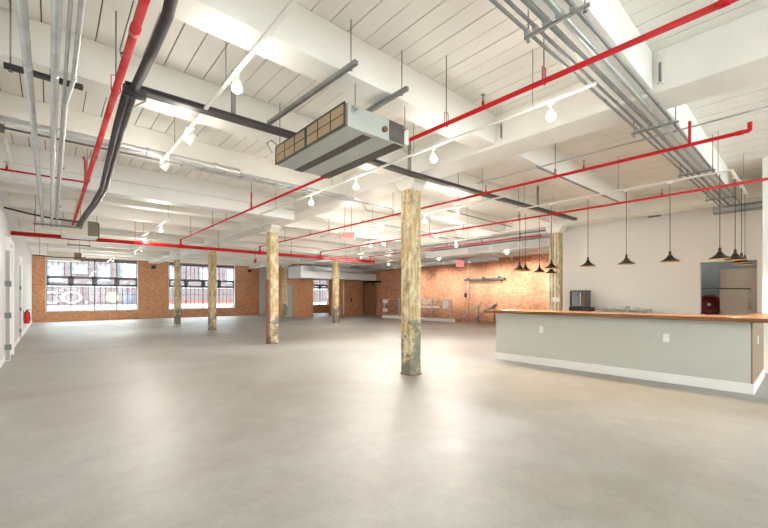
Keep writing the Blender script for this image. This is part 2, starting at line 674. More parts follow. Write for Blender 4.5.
# far window wall: brick with two big windows and a smaller one
WIN1 = (-0.18, 4.14, 0.55, 3.62)
WIN2 = (5.84, 10.16, 0.55, 3.62)
WIN3 = (16.7, 18.25, 0.65, 2.95)
wf = MB()
xe = [XL - 0.15, WIN1[0], WIN1[1], WIN2[0], WIN2[1], WIN3[0], WIN3[1], XR + 0.6]
for i in (0, 2, 4, 6):
    wf.box(xe[i], xe[i + 1], YF, YF + 0.35, 0, ZD)
for w in (WIN1, WIN2, WIN3):
    wf.box(w[0], w[1], YF, YF + 0.35, 0, w[2])
    wf.box(w[0], w[1], YF, YF + 0.35, w[3], ZD)
struct(wf, 'wall_far', BRICKW)
struct(MB().box(12.0, 12.68, YF - 0.06, YF, 0, ZD), 'trim_1', WALLC)


def window(n, w, bays, tz0, tz1, nx):
    x0, x1, z0, z1 = w
    y = YF + 0.12
    f = MB()
    f.box(x0, x1, y, y + 0.1, z1 - 0.16, z1)
    f.box(x0, x1, y, y + 0.1, z0, z0 + 0.06)
    f.box(x0, x1, y, y + 0.1, tz0 - 0.05, tz0 + 0.03)
    f.box(x0, x1, y, y + 0.1, tz1 - 0.03, tz1 + 0.05)
    bw = (x1 - x0) / bays
    for i in range(bays + 1):
        xx = x0 + i * bw
        a, b = (0.0, 0.07) if i == 0 else ((0.07, 0.0) if i == bays else (0.03, 0.03))
        f.box(xx - a, xx + b, y, y + 0.1, z0, z1)
    o = f.build('window_%d' % n, FRAME)
    o['kind'] = 'structure'
    for i in range(bays):
        a, b = x0 + i * bw + 0.03, x0 + (i + 1) * bw - 0.03
        # tilting transom sash
        s = MB()
        s.box(a, a + 0.1, y - 0.02, y + 0.08, tz0 + 0.03, tz1 - 0.03)
        s.box(b - 0.1, b, y - 0.02, y + 0.08, tz0 + 0.03, tz1 - 0.03)
        s.box(a, b, y - 0.02, y + 0.08, tz1 - 0.1, tz1 - 0.03)
        s.box(a, b, y - 0.02, y + 0.08, tz0 + 0.03, tz0 + 0.09)
        lpart(s, 'transom_sash', FRAME, o)
        g = MB()
        for j in range(1, nx):
            xx = a + (b - a) * j / nx
            g.box(xx - 0.014, xx + 0.014, y + 0.03, y + 0.06, z0 + 0.06, tz0 - 0.05)
            g.box(xx - 0.014, xx + 0.014, y + 0.03, y + 0.06, tz1 + 0.05, z1 - 0.16)
        for zz in (z0 + 0.06 + (tz0 - z0 - 0.11) / 3, z0 + 0.06 + (tz0 - z0 - 0.11) * 2 / 3, (tz1 + z1 - 0.11) / 2):
            g.box(a, b, y + 0.03, y + 0.06, zz - 0.014, zz + 0.014)
        lpart(g, 'muntin_grid', MUNT, o)
    lpart(MB().box(x0 + 0.05, x1 - 0.05, y + 0.065, y + 0.071, z0 + 0.05, z1 - 0.05), 'window_pane', GLASS, o)
    lpart(MB().box(x0, x1, YF + 0.0, YF + 0.12, z0 - 0.02, z0 + 0.03), 'window_sill', OLDW if n == 3 else WALLW, o)
    # cream reveals
    r = MB().box(x0 - 0.0, x0 + 0.03, YF - 0.01, YF + 0.12, z0, z1).box(x1 - 0.03, x1, YF - 0.01, YF + 0.12, z0, z1)
    lpart(r, 'window_reveal', WALLW, o)


window(1, WIN1, 4, 2.05, 2.52, 4)
window(2, WIN2, 4, 2.05, 2.52, 4)
window(3, WIN3, 2, 2.12, 2.4, 3)

# brick side wall
struct(MB().box(XR, XR + 0.3, 5.32, YF, 0, ZD), 'wall_side', BRICKS)
# partition block with grey door, seen edge on behind the second row
PX = 12.7
pw = MB()
GD = (24.1, 25.2)
pw.box(PX, PX + 0.25, 23.0, GD[0], 0, ZD)
pw.box(PX, PX + 0.25, GD[1], YF, 0, ZD)
pw.box(PX, PX + 0.25, *GD, 2.2, ZD)
pw.box(PX + 0.25, 13.75, 23.0, 23.25, 0, 2.9)
pw.box(15.2, XR, 23.0, 23.25, 0, 2.9)
struct(pw, 'wall_partition', BRICKW)
dg = struct(MB().box(PX + 0.06, PX + 0.12, *GD, 0, 2.2), 'door_3', DOORG)
lpart(MB().cyl((PX + 0.06, 24.25, 1.0), (PX + 0.0, 24.25, 1.0), 0.015, 8).cyl((PX + 0.0, 24.25, 1.0), (PX + 0.0, 24.4, 1.0), 0.012, 8), 'door_handle', STEEL, dg)
ln = MB().box(PX - 0.08, PX, GD[0] - 0.25, GD[1] + 0.2, 2.62, 2.78).build('door_lintel', IRON)
tag(ln, 'black steel lintel over the narrow grey door on the brick partition', 'lintel')
struct(MB().box(12.0, XR, 21.6, 23.3, 2.6, 3.38), 'trim_2', mat('cool_white_soffit', (0.86, 0.88, 0.90), 0.5))

# white wall behind the bar, with a doorway
WX = 12.0
NY0, NY1, NZ = 0.82, 1.82, 2.24
ww = MB()
ww.box(WX, WX + 0.15, 0.6, NY0, 0, ZD)
ww.box(WX, WX + 0.15, NY1, 5.32, 0, ZD)
ww.box(WX, WX + 0.15, NY0, NY1, NZ, ZD)
ww.box(WX + 0.15, XR + 0.3, 5.17, 5.32, 0, ZD)
struct(ww, 'wall_bar', WALLW)
struct(MB().box(9.8, XR + 0.3, YB, 0.6, 0, ZD), 'wall_right', WALLW)
nr = MB()
nr.box(13.4, 13.5, 0.6, 3.0, 0, ZD)
nr.box(WX + 0.15, 13.5, 3.0, 3.1, 0, ZD)
struct(nr, 'wall_back_room', GREYB)

# ================================================================== BEAMS, GIRDERS
ordn = ['first', 'second', 'third', 'fourth', 'fifth', 'sixth', 'seventh', 'eighth', 'ninth', 'tenth', 'eleventh', 'twelfth', 'thirteenth', 'fourteenth', 'fifteenth']
BY = [1.25, 3.1, 4.87, 6.8, 8.95, 10.75, 12.6, 14.6, 16.5, 18.5, 20.4, 22.3, 24.3, 26.2]
GX = [4.95, 11.45, 17.95]
GH = 0.25
bays = [('left', XL, GX[0] - GH), ('middle', GX[0] + GH, GX[1] - GH), ('right', GX[1] + GH, GX[2] - GH)]
for bi, (bn, x0, x1) in enumerate(bays):
    for i, y in enumerate(BY):
        if bi == 2 and y < 5.3:
            continue
        xx1 = x1
        z0 = 3.54
        m = BEAMP
        mb = MB()
        if bi == 0 and i == 4:
            mb.box(x0, xx1, y - 0.15, y + 0.17, 3.62, ZD)
            mb.box(x0, xx1, y - 0.17, y + 0.19, 3.36, 3.61)
            mm = BRIGHT
            lab = 'deep bright white double beam crossing the left bay past the big air handler'
        else:
            mb.box(x0, xx1, y - 0.155, y + 0.155, z0, ZD)
            mm = BEAMP
            lab = 'cream painted timber cross beam, %s from the camera in the %s ceiling bay' % (ordn[i], bn)
        o = mb.build('ceiling_beam', mm, loc=(x0, y, 3.54), bevel=0.008)
        tag(o, lab, 'beam', 'ceiling cross beams')
for i, x in enumerate(GX):
    y0 = 5.2 if i == 2 else YB
    xx = (x - GH, x + GH) if i < 2 else (x - GH, XR)
    o = MB().box(xx[0], xx[1], y0, YF, 3.5, ZD).build('ceiling_girder', BEAMP, loc=(x, 4, 3.5), bevel=0.01)
    tag(o, ['wide cream girder over the row of columns nearest the camera', 'wide cream girder over the second row, passing the bar pilaster', 'wide cream girder along the top of the red brick wall'][i], 'girder', 'ceiling girders')
struct(MB().box(WX - 0.02, 15.9, 5.4, 14.4, 3.46, 3.52), 'trim_3', mat('cool_white_board', (0.86, 0.88, 0.9), 0.4))

# ================================================================== COLUMNS
CW = 0.135
cols = [(4.89, 4.80, 'peeling cream timber column nearest the camera, in the middle of the room'),
        (4.97, 10.65, 'worn timber column with dark peeling foot and a brown batten on its left'),
        (5.13, 16.75, 'slim pale timber column before the right end of the second window'),
        (4.93, 21.7, 'farthest column of the near row, timber, left side of the second window'),
        (11.42, 16.8, 'timber column with dark foot in front of the white soffit'),
        (11.55, 22.9, 'small far timber column beside the grey door partition'),
        (11.42, 5.1, 'timber pilaster at the left end of the white bar wall')]
for i, (x, y, lab) in enumerate(cols):
    t = thing('timber_column', (x, y, 0), lab, 'column', 'timber columns')
    n = len(MB().v)
    sh = MB()
    # chamfered post with slightly uneven sides
    segs = 14
    w = CW if i != 6 else 0.15
    ring = []
    for k in range(segs + 1):
        z = 0.02 + (3.3 - 0.02) * k / segs
        e = [random.uniform(-0.004, 0.004) for _ in range(4)]
        c = 0.022
        pts = [(-w + c + e[0], -w), (w - c, -w + e[1]), (w, -w + c), (w + e[2], w - c), (w - c, w), (-w + c, w + e[3]), (-w, w - c), (-w, -w + c)]
        ring.append(len(sh.v))
        for p, q in pts:
            sh.v.append((p, q, z))
    for k in range(segs):
        for j in range(8):
            a, b = ring[k] + j, ring[k] + (j + 1) % 8
            sh.f.append((a, b, b + 8, a + 8))
            sh.sm.append(False)
    sh.f.append(tuple(ring[0] + j for j in reversed(range(8))))
    sh.f.append(tuple(ring[-1] + j for j in range(8)))
    sh.sm += [False, False]
    lpart(sh, 'shaft', TIMBER, t)
    lpart(MB().box(-w - 0.006, w + 0.006, -w - 0.006, w + 0.006, 0, 0.022), 'base_plate', mat('rusty_plate', (0.23, 0.14, 0.09), 0.7), t)
    # flared white bolster under the girder
    cp = MB()
    cp.prism([(-0.24, 3.498), (0.24, 3.498), (0.24, 3.44), (w + 0.01, 3.3), (-w - 0.01, 3.3), (-0.24, 3.44)], 'x', -w - 0.012, w + 0.012)
    lpart(cp, 'bolster', BEAMP, t, 0.006, 'white painted flared bolster')
    if i == 1:
        lpart(MB().box(-w - 0.05, -w - 0.002, -0.04, 0.03, 0.02, 1.9), 'batten', mat('brown_batten', (0.30, 0.13, 0.08), 0.7), t, 0, 'reddish brown batten')
    if i == 6:
        for dx, dy in ((-0.2, -0.06), (-0.17, 0.05), (0.02, -0.2)):
            lpart(MB().cyl((dx, dy, 0.1), (dx, dy, 3.3), 0.018, 8), 'conduit', WMET, t)
        ob = lpart(MB().box(-0.20, -0.15, -0.10, 0.02, 1.24, 1.38), 'outlet_box', PLAST, t)
        lpart(MB().box(-0.25, -0.2, -0.2, -0.14, 1.24, 1.36), 'outlet_box', PLAST, t)
# steel bracket on girder / beam corner
for x, y, z, lab in ((4.68, 1.07, 3.74, 'dark steel joist hanger at the girder corner beside the conduit bundle'), (4.68, 2.88, 3.72, 'pale steel joist hanger at the girder corner above the pale lighting track')):
    t = thing('joist_hanger', (x, y, z), lab, 'bracket')
    lpart(MB().box(-0.01, 0.025, -0.07, -0.055, -0.17, 0.15).box(-0.01, 0.025, -0.03, -0.02, -0.15, 0.15), 'strap', WMET, t)
    lpart(MB().box(-0.02, 0.025, -0.052, -0.033, -0.13, 0.05), 'bolt_plate', STRUT, t)

# ================================================================== PIPES
def pipe(name, pts, r, m, label, cat, group=None, rods=(), couplings=(), heads=(), rodz=None, n=10, rodm=None, loopm=None):
    p0 = pts[0]
    t = thing(name, p0, label, cat, group)
    part(MB().tube(pts, r, n), 'pipe_run', m, t)
    for c in couplings:
        a, b = Vector(c[0]), Vector(c[1])
        part(MB().cyl(a, b, r * 1.16, 12), 'coupling', m, t)
    for c in rods:
        x, y, z = c[:3]
        top = c[3] if len(c) > 3 else ZD
        rb = MB().cyl((x, y, z + r), (x, y, top), 0.006, 6)
        rp = part(rb, 'hanger_rod', rodm or STRUT, t)
        lp = MB()
        ring = []
        d = (Vector(pts[-1]) - Vector(pts[0]))
        d.z = 0
        d.normalize()
        s = Vector((-d.y, d.x, 0))
        C0 = Vector((x, y, z))
        U = Vector((0, 0, 1))
        rr_ = r + 0.006
        ring.append(C0 + U * (r + 0.10))
        ring.append(C0 - s * rr_ + U * (r + 0.09))
        for k in range(9):
            a = math.pi + math.pi * k / 8
            ring.append(C0 + s * math.cos(a) * rr_ + U * math.sin(a) * rr_)
        ring.append(C0 + s * rr_ + U * (r + 0.09))
        ring.append(C0 + U * (r + 0.10))
        lp.tube(ring, 0.0045, 6)
        part(lp, 'clevis_ring', loopm or m, t)
    for x, y, z in heads:
        h = MB().cyl((x, y, z), (x, y, z + r + 0.04), 0.014, 8)
        ho = part(h, 'sprinkler_outlet', m, t)
        h2 = MB().cyl((x, y, z + r + 0.04), (x, y, z + r + 0.075), 0.009, 8)
        h2.cyl((x, y, z + r + 0.1), (x, y, z + r + 0.104), 0.02, 10)
        h2.cyl((x - 0.012, y, z + r + 0.07), (x - 0.012, y, z + r + 0.1), 0.003, 6).cyl((x + 0.012, y, z + r + 0.07), (x + 0.012, y, z + r + 0.1), 0.003, 6)
        part(h2, 'sprinkler_head', STRUT, ho)
    return t


ZS = 3.22
MY, MZ = 13.35, 3.0
GRP = 'red sprinkler branch pipes'
branches = [
    (0.44, -0.5, 0.029, REDS, 'thick faded red branch pipe running over the left side beside the black line', [2.2, 4.1, 7.6, 10.6], [3.7]),
    (3.13, 0.28, 0.023, RED, 'red branch pipe passing just right of the hanging air handler', [1.5, 2.55, 4.9, 7.7, 10.2, 12.2], [2.1, 4.6, 9.2]),
    (5.75, 0.45, 0.023, RED, 'red branch pipe ending in an elbow above the bar', [2.58, 4.4, 6.2, 8.8, 11.4], [2.17, 3.8, 5.6, 9.8]),
    (8.32, -1.2, 0.023, RED, 'red branch pipe passing behind the pendant track over the bar', [0.3, 4.6, 7.4, 10.2], [1.8, 6.2]),
    (10.95, 5.3, 0.023, RED, 'farthest red branch pipe, ending short of the bar pilaster', [6.0, 8.9, 11.7], [7.4])]
for x, y0, r, m, lab, rd, hd in branches:
    pts = [(x, y0, ZS), (x, MY, ZS), (x, MY, MZ)] if x != 0.44 else [(x, y0, ZS + 0.02), (x, MY, ZS + 0.02), (x, MY, MZ)]
    z = pts[0][2]
    if x == 5.75:
        pts = [(x, y0, z + 0.09), (x, y0, z + 0.01), (x, y0 + 0.015, z)] + pts[1:]
    rods = []
    for y in rd:
        top = 3.54 if any(abs(y - b) < 0.16 for b in BY) else ZD
        if GX[0] - GH < x < GX[0] + GH or GX[1] - GH < x < GX[1] + GH:
            top = 3.5
        rods.append((x, y, z, top))
    cps = [((x, y0 + 0.05, z), (x, y0 + 0.11, z)), ((x, MY - 0.05, z), (x, MY + 0.04, z)), ((x, MY, MZ + 0.05), (x, MY, MZ + 0.13))]
    if x == 0.44:
        cps += [((x, yy, z), (x, yy + 0.09, z)) for yy in (3.05, 6.2, 8.35)]
    pipe('sprinkler_branch_pipe', pts, r, m, lab, 'pipe', GRP, rods, cps, [(x, y, z) for y in hd])
# elbow head at end of branch above bar
pipe('sprinkler_main_pipe', [(XL, MY, MZ), (11.2, MY, MZ)], 0.055, RED, 'thick red sprinkler main crossing the whole room before the windows', 'pipe', None,
     [(-0.3, MY, MZ), (1.9, MY, MZ), (4.3, MY, MZ), (7.0, MY, MZ), (9.6, MY, MZ)],
     [((x - 0.09, MY, MZ), (x + 0.09, MY, MZ)) for x in (0.44, 3.13, 5.75, 8.32, 10.95)], rodm=RED)
pipe('sprinkler_arm_pipe', [(XL, 7.75, ZS + 0.02), (0.44, 7.75, ZS + 0.02)], 0.014, RED, 'thin red pipe running from the left wall to the faded red pipe', 'pipe', None, [], [((-0.5, 7.75, ZS + 0.02), (-0.44, 7.75, ZS + 0.02))], [(-0.47, 7.75, ZS + 0.02)])
pipe('sprinkler_riser_pipe', [(0.44, 7.85, ZS + 0.03), (0.40, 7.3, 3.45), (0.38, 7.25, 3.5)], 0.018, REDS, 'short pale red riser branching off the faded red pipe', 'pipe')

# conduits on the left, running away from the camera
CG = 'steel conduits under the left ceiling'
for x, z, r, y1, lab in ((-0.13, 3.2, 0.027, 13.0, 'thick steel conduit nearest the left wall'),
                         (0.03, 3.2, 0.027, 13.0, 'second thick steel conduit from the left wall'),
                         (0.095, 3.22, 0.013, 12.6, 'thin steel conduit close beside the second thick conduit'),
                         (0.15, 3.2, 0.017, 12.9, 'thin steel conduit nearest the faded red pipe')):
    cps = [((x, y, z), (x, y + 0.07, z)) for y in (4.0, 6.9, 9.9)]
    pts = [(x, -0.5, z), (x, y1, z)] if r < 0.0165 or r > 0.02 else [(x + 0.0, -0.5, z), (x - 0.005, 4.1, z), (x - 0.04, 4.6, z), (x - 0.02, y1, z)]
    pipe('conduit', pts, r, GALV, lab, 'conduit', CG, [], cps)


def strut(pa, pb, label, rods, m=STRUT, group='strut hangers', w=0.04):
    t = thing('strut_channel', pa, label, 'strut', group)
    a, b = Vector(pa), Vector(pb)
    mb = MB().bar(a, b, w, w)
    part(mb, 'channel', m, t)
    for r in rods:
        rp = part(MB().cyl((r[0], r[1], a.z - 0.04), (r[0], r[1], r[2]), 0.006, 6), 'threaded_rod', GALVD, t)
        part(MB().cyl((r[0], r[1], a.z - 0.04), (r[0], r[1], a.z - 0.028), 0.015, 6), 'nut', GALVD, t)
    return t


strut((-0.28, 4.3, 3.26), (0.22, 4.3, 3.26), 'dark strut hanger carrying the left conduits, nearest the camera', [(-0.24, 4.3, ZD)], BLACK)
strut((-0.3, 12.3, 3.145), (0.62, 12.3, 3.145), 'dark strut hanger under the far end of the left conduits', [(-0.26, 12.3, ZD), (0.58, 12.3, ZD)])
strut((0.4, 15.6, 3.05), (1.0, 15.6, 3.05), 'short far strut hanger beyond the small ceiling unit on the left', [(0.44, 15.6, ZD), (0.96, 15.6, ZD)])

# conduit bundle on the right, crossing towards the white wall
RG = 'steel conduits of the bundle above the bar'
ys = [(1.42, 0.0135), (1.355, 0.0135), (1.27, 0.022), (1.17, 0.022), (1.08, 0.015)]
labs = ['slim conduit on the left edge of the overhead bundle', 'slim conduit second from the left in the overhead bundle', 'thick conduit left of centre in the overhead bundle',
        'thick conduit right of centre in the overhead bundle', 'slim conduit on the right edge of the overhead bundle']
ZC = 3.44
for i, ((y, r), lab) in enumerate(zip(ys, labs)):
    x1 = 11.3 - i * 0.02
    pts = [(0.5, y + 0.06, ZC), (5.0, y, ZC), (x1 - 0.1, y - 0.04, ZC), (x1, y - 0.06, ZC - 0.02), (x1 + 0.02, y - 0.16, ZC - 0.04), (x1 + 0.02, 0.62, ZC - 0.04)] if i < 3 else [(0.5, y + 0.06, ZC), (5.0, y, ZC), (11.5, y - 0.04, ZC)]
    cps = [((x, y + 0.02 * (5 - x) / 4.5 * 2, ZC), (x + 0.09, y + 0.02 * (5 - x) / 4.5 * 2, ZC)) for x in (4.3 + i * 0.12, 7.6 + i * 0.1)]
    pipe('conduit', pts, r, GALVD if i != 3 else GALV, lab, 'conduit', RG, [], cps)
for k, x in enumerate((2.75, 5.35, 7.8, 10.2)):
    y0, y1 = 1.47, 1.0
    t = strut((x, y0, ZC - 0.05), (x, y1, ZC - 0.05), 'strut hanger under the overhead conduit bundle, %s from the camera' % ordn[k], [(x, y0 - 0.03, ZD), (x, y1 + 0.03, ZD)], GALVD, w=0.02)
    for i, (y, r) in enumerate(ys):
        yy = y + 0.06 * (5 - x) / 4.5 if x < 5 else y - 0.04 * (x - 5) / 6.5
        part(MB().box(x - 0.018, x + 0.018, yy - r - 0.004, yy + r + 0.004, ZC - 0.035, ZC + r * 0.4), 'conduit_clamp', GALV, t)

# electrical gutter and panel where the bundle lands
t = thing('electrical_trough', (11.6, 0.95, 3.3), 'galvanized electrical trough high on the white wall above the doorway', 'electrical box')
part(MB().box(11.74, 11.99, 0.61, 1.55, 3.36, 3.8), 'trough_box', GALVD, t, 0.004)
part(MB().box(11.72, 11.74, 0.63, 1.53, 3.38, 3.78), 'trough_cover', GALV, t)
t = thing('wall_vent', (11.98, 2.75, 3.55), 'small dark vent slot near the top of the white wall', 'vent')
part(MB().box(11.975, 12.0, 2.62, 2.9, 3.5, 3.54), 'grille', GALVD, t)
# thin cross conduits on the right ceiling
pipe('sprinkler_riser_pipe', [(5.75, 0.97, ZS), (5.75, 0.97, 3.5)], 0.017, RED, 'short red riser standing on the branch pipe above the bar', 'pipe')
pipe('sprinkler_riser_pipe', [(3.13, 7.7, ZS), (3.13, 7.7, 3.56)], 0.015, RED, 'short red riser standing on the branch pipe left of the second column', 'pipe')
pipe('conduit', [(5.95, -0.2, 3.5), (5.95, 1.05, 3.5), (5.95, 4.2, 3.5)], 0.012, GALV, 'thin pale conduit crossing over the bundle before the bar', 'conduit', None)
pipe('conduit', [(5.84, 2.9, 3.47), (9.5, 2.8, 3.47)], 0.018, GALVD, 'single grey conduit left of the overhead bundle', 'conduit', None, [], [((5.82, 2.9, 3.47), (5.95, 2.9, 3.47))])
t = thing('ceiling_bracket_loop', (9.0, 0.1, 3.85), 'bent brown strap fixed to the ceiling at the right edge', 'bracket')
part(MB().tube([(8.6, 0.42, 3.93), (8.6, 0.42, 3.72), (8.75, 0.3, 3.68), (8.9, 0.2, 3.72), (8.9, 0.2, 3.93)], 0.018, 8), 'strap', mat('brown_steel', (0.22, 0.15, 0.11), 0.5, 0.4), t)

# black refrigerant line cover across the room
t = thing('line_cover', (0.6, 4.1, 3.3), 'long dark channel carrying lines across the ceiling past the first column', 'cable channel')
ch = MB()
pp = [(0.53, 4.32, 3.38), (2.4, 4.34, 3.41), (4.42, 4.35, 3.39), (6.6, 4.24, 3.38), (10.3, 4.1, 3.4)]
for a, b in zip(pp[:-1], pp[1:]):
    ch.bar(a, b, 0.1, 0.02)
part(ch, 'channel_base', DARKB, t)
part(MB().tube([(p[0], p[1] - 0.03, p[2] + 0.035) for p in pp], 0.024, 8).tube([(p[0], p[1] + 0.03, p[2] + 0.035) for p in pp], 0.024, 8), 'insulated_lines', BLACK, t)
for x, y in ((1.55, 4.32), (4.4, 4.35), (8.4, 4.17)):
    part(MB().box(x - 0.02, x + 0.02, y - 0.02, y + 0.02, 3.4, ZD), 'hanger_strap', GALVD, t)
t = thing('refrigerant_line', (0.6, 4.1, 3.26), 'thick black insulated line bending from the corner towards the camera', 'pipe')
part(MB().tube([(0.6, -0.6, 3.38), (0.58, 2.5, 3.38), (0.62, 3.0, 3.38), (0.62, 3.5, 3.38), (0.6, 4.3, 3.37)], 0.038, 12), 'insulated_line', BLACK, t)
part(MB().cyl((0.52, 4.32, 3.36), (0.7, 4.32, 3.37), 0.058, 12), 'junction', BLACK, t)
t = thing('refrigerant_line', (0.5, 4.1, 3.24), 'bundle of black insulated lines curving away to the small ceiling unit', 'pipe')
for k, (dx, dz, r, m) in enumerate(((0, 0, 0.034, BLACK), (0.06, 0.01, 0.03, DARKB), (0.03, 0.05, 0.022, BLACK))):
    part(MB().tube([(0.54 + dx, 4.3, 3.33 + dz), (0.55 + dx, 5.1, 3.27 + dz), (0.6 + dx, 6.6, 3.22 + dz), (0.64 + dx, 7.8, 3.19 + dz), (0.62 + dx, 9.2, 3.19 + dz), (0.57 + dx, 10.4, 3.19 + dz), (0.54 + dx, 11.6, 3.2 + dz), (0.54 + dx, 12.6, 3.2 + dz)], r, 10), 'insulated_line', m, t)
t = thing('white_cable_loop', (0.7, 4.3, 3.3), 'white cable bending out from the corner of the dark channel', 'cable')
part(MB().tube([(0.64, 4.34, 3.4), (0.74, 4.45, 3.38), (0.7, 4.62, 3.4), (0.62, 4.9, 3.4), (0.6, 5.3, 3.42)], 0.011, 8), 'cable', WMET, t)
pipe('black_hose', [(XL, 11.4, 3.3), (-0.35, 11.5, 3.24), (0.05, 11.6, 3.2), (0.5, 11.6, 3.18)], 0.02, BLACK, 'thin black hose sagging from the left wall to the black lines', 'hose', None)
pipe('black_hose', [(-0.5, 19.6, 2.98), (0.1, 19.7, 2.95), (0.7, 19.7, 2.96), (1.1, 19.6, 3.0)], 0.02, BLACK, 'far black hose hanging before the first window top', 'hose', None, [(-0.3, 19.63, 2.97), (0.9, 19.65, 2.98)])
t = thing('pipe_box', (-0.5, 6.6, 3.5), 'brown box fixed high at the left wall', 'box')
part(MB().box(XL, -0.42, 6.3, 6.62, 3.42, 3.53), 'box_body', DARKB, t, 0.004)
pipe('vertical_strut_pipe', [(-0.43, 6.9, 3.42), (-0.42, 8.2, 3.22)], 0.022, WMET, 'white sloping pipe by the left wall above the thin red pipe', 'pipe')

# cable ladder and steel pipes before the deep beam
t = thing('cable_ladder', (1.5, 6.3, 3.4), 'steel cable ladder under the fourth cross beam of the left bay', 'cable tray')
part(MB().box(1.3, 4.68, 6.22, 6.235, 3.4, 3.44), 'side_rail', GALV, t)
part(MB().box(1.3, 4.68, 6.44, 6.455, 3.4, 3.44), 'side_rail', GALV, t)
for i in range(11):
    part(MB().box(1.5 + i * 0.3, 1.53 + i * 0.3, 6.235, 6.44, 3.405, 3.42), 'rung', GALV, t)
pipe('air_pipe', [(XL, 6.12, 3.42), (2.3, 6.14, 3.42)], 0.045, mat('bright_galvanized', (0.75, 0.76, 0.76), 0.3, 0.8), 'shiny steel pipe crossing behind the left conduits', 'pipe', None, [], [((x, 6.12, 3.42), (x + 0.05, 6.12, 3.42)) for x in (0.1, 1.0, 1.9)])
pipe('conduit', [(XL, 6.5, 3.45), (6.0, 6.5, 3.45)], 0.014, GALVD, 'long thin conduit behind the cable ladder', 'conduit', None)
pipe('conduit', [(4.2, 6.3, 3.42), (5.0, 6.35, 3.4), (5.3, 6.6, 3.33), (5.9, 6.6, 3.33), (6.8, 6.5, 3.36)], 0.014, GALV, 'curved conduit leaving the cable ladder over the first girder', 'conduit', None)
pipe('conduit', [(6.9, 5.6, 3.4), (9.9, 5.7, 3.4)], 0.014, GALVD, 'thin conduit crossing between the two bright tracks beyond the first column', 'conduit', None)
pipe('conduit', [(6.2, 7.9, 3.4), (11.0, 8.0, 3.4)], 0.02, GALV, 'pale conduit crossing the middle bay behind the brightest lamp', 'conduit', None)

# ================================================================== HANGING AIR HANDLER
AX0, AX1, AY0, AY1, AZ0, AZ1 = 2.22, 3.0, 3.06, 4.6, 3.1, 3.335
t = thing('air_handler', (2.6, 3.8, AZ0), 'large grey green air handler with tan filters hung from the ceiling', 'air conditioner')
body = MB().box(AX0, AX1, AY0, AY1, AZ0, AZ1)
part(body, 'casing', ACG, t, 0.004)
for k in range(2):
    y0 = AY0 + 0.01 + k * (AY1 - AY0) / 2
    y1 = y0 + (AY1 - AY0) / 2 - 0.02
    fp = part(MB().box(AX0 - 0.03, AX0 - 0.002, y0, y1, AZ0 + 0.01, AZ1 - 0.005), 'filter_panel', FILTER, t)
    fr = MB()
    for a in range(4):
        yy = y0 + (y1 - y0) * a / 3
        wd = 0.012 if a in (0, 3) else 0.003
        fr.box(AX0 - 0.036, AX0 - 0.028, yy - wd, yy + wd, AZ0 + 0.002, AZ1)
    for a in range(3):
        zz = AZ0 + 0.01 + (AZ1 - AZ0 - 0.016) * a / 2
        wd = 0.008 if a != 1 else 0.003
        fr.box(AX0 - 0.036, AX0 - 0.028, y0, y1, zz - wd, zz + wd)
    part(fr, 'filter_grid', mat('black_filter_frame', (0.03, 0.03, 0.03), 0.5), fp)
part(MB().box(AX0 + 0.24, AX0 + 0.36, AY0 + 0.06, AY1, AZ0 - 0.006, AZ0 + 0.001), 'insulation_strip', ACD, t)
part(MB().box(AX1 - 0.14, AX1 + 0.005, AY0, AY1, AZ0 - 0.006, AZ0 + 0.001), 'insulation_strip', ACD, t)
part(MB().box(AX1 - 0.22, AX1 + 0.006, AY0 - 0.006, AY0 + 0.001, AZ0 + 0.01, AZ1 - 0.005), 'outlet_insulation', ACD, t)
part(MB().cyl((AX1 - 0.3, AY0 - 0.035, AZ0 + 0.1), (AX1 - 0.3, AY0 + 0.01, AZ0 + 0.1), 0.03, 14).cyl((AX1 - 0.3, AY0 - 0.036, AZ0 + 0.1), (AX1 - 0.3, AY0 - 0.034, AZ0 + 0.1), 0.02, 14), 'drain_port', mat('copper_port', (0.25, 0.12, 0.06), 0.4, 0.6), t)
part(MB().box(AX0 + 0.5, AX0 + 0.53, AY0 + 0.5, AY0 + 0.53, AZ0 - 0.004, AZ0), 'sticker', mat('yellow_sticker', (0.8, 0.75, 0.45), 0.5), t)
for x, y in ((AX0 + 0.08, AY0 - 0.02), (AX1 + 0.0, AY0 - 0.02), (AX0 + 0.04, AY1 + 0.02), (AX1, AY1 + 0.02)):
    br = part(MB().box(x - 0.03, x + 0.03, y - 0.02, y + 0.02, AZ1 - 0.05, AZ1 - 0.03).box(x - 0.03, x + 0.03, y + (0.015 if y < 4 else -0.02), y + (0.02 if y < 4 else -0.015), AZ1 - 0.09, AZ1 - 0.03), 'hanger_bracket', GALV, t)
    part(MB().cyl((x, y, AZ1 - 0.07), (x, y, ZD), 0.006, 6), 'hanger_rod', GALVD, t)
part(MB().box(AX1 + 0.005, AX1 + 0.07, AY0 - 0.01, AY0 + 0.16, AZ0 + 0.03, AZ1 - 0.04), 'control_box', WMET, t)
part(MB().tube([(2.15, 4.62, 3.25), (2.12, 4.7, 3.4), (2.2, 4.74, 3.47), (2.3, 4.72, 3.4), (2.32, 4.62, 3.25)], 0.012, 8), 'flexible_conduit', GALV, t)
strut((2.07, 2.72, 3.515), (2.0, 4.4, 3.515), 'long slotted strut above the left side of the big air handler', [(2.07, 2.8, ZD)], GALVD)
strut((2.72, 2.72, 3.515), (2.72, 4.4, 3.515), 'slotted strut above the right side of the big air handler', [(2.72, 2.8, ZD)], GALVD)

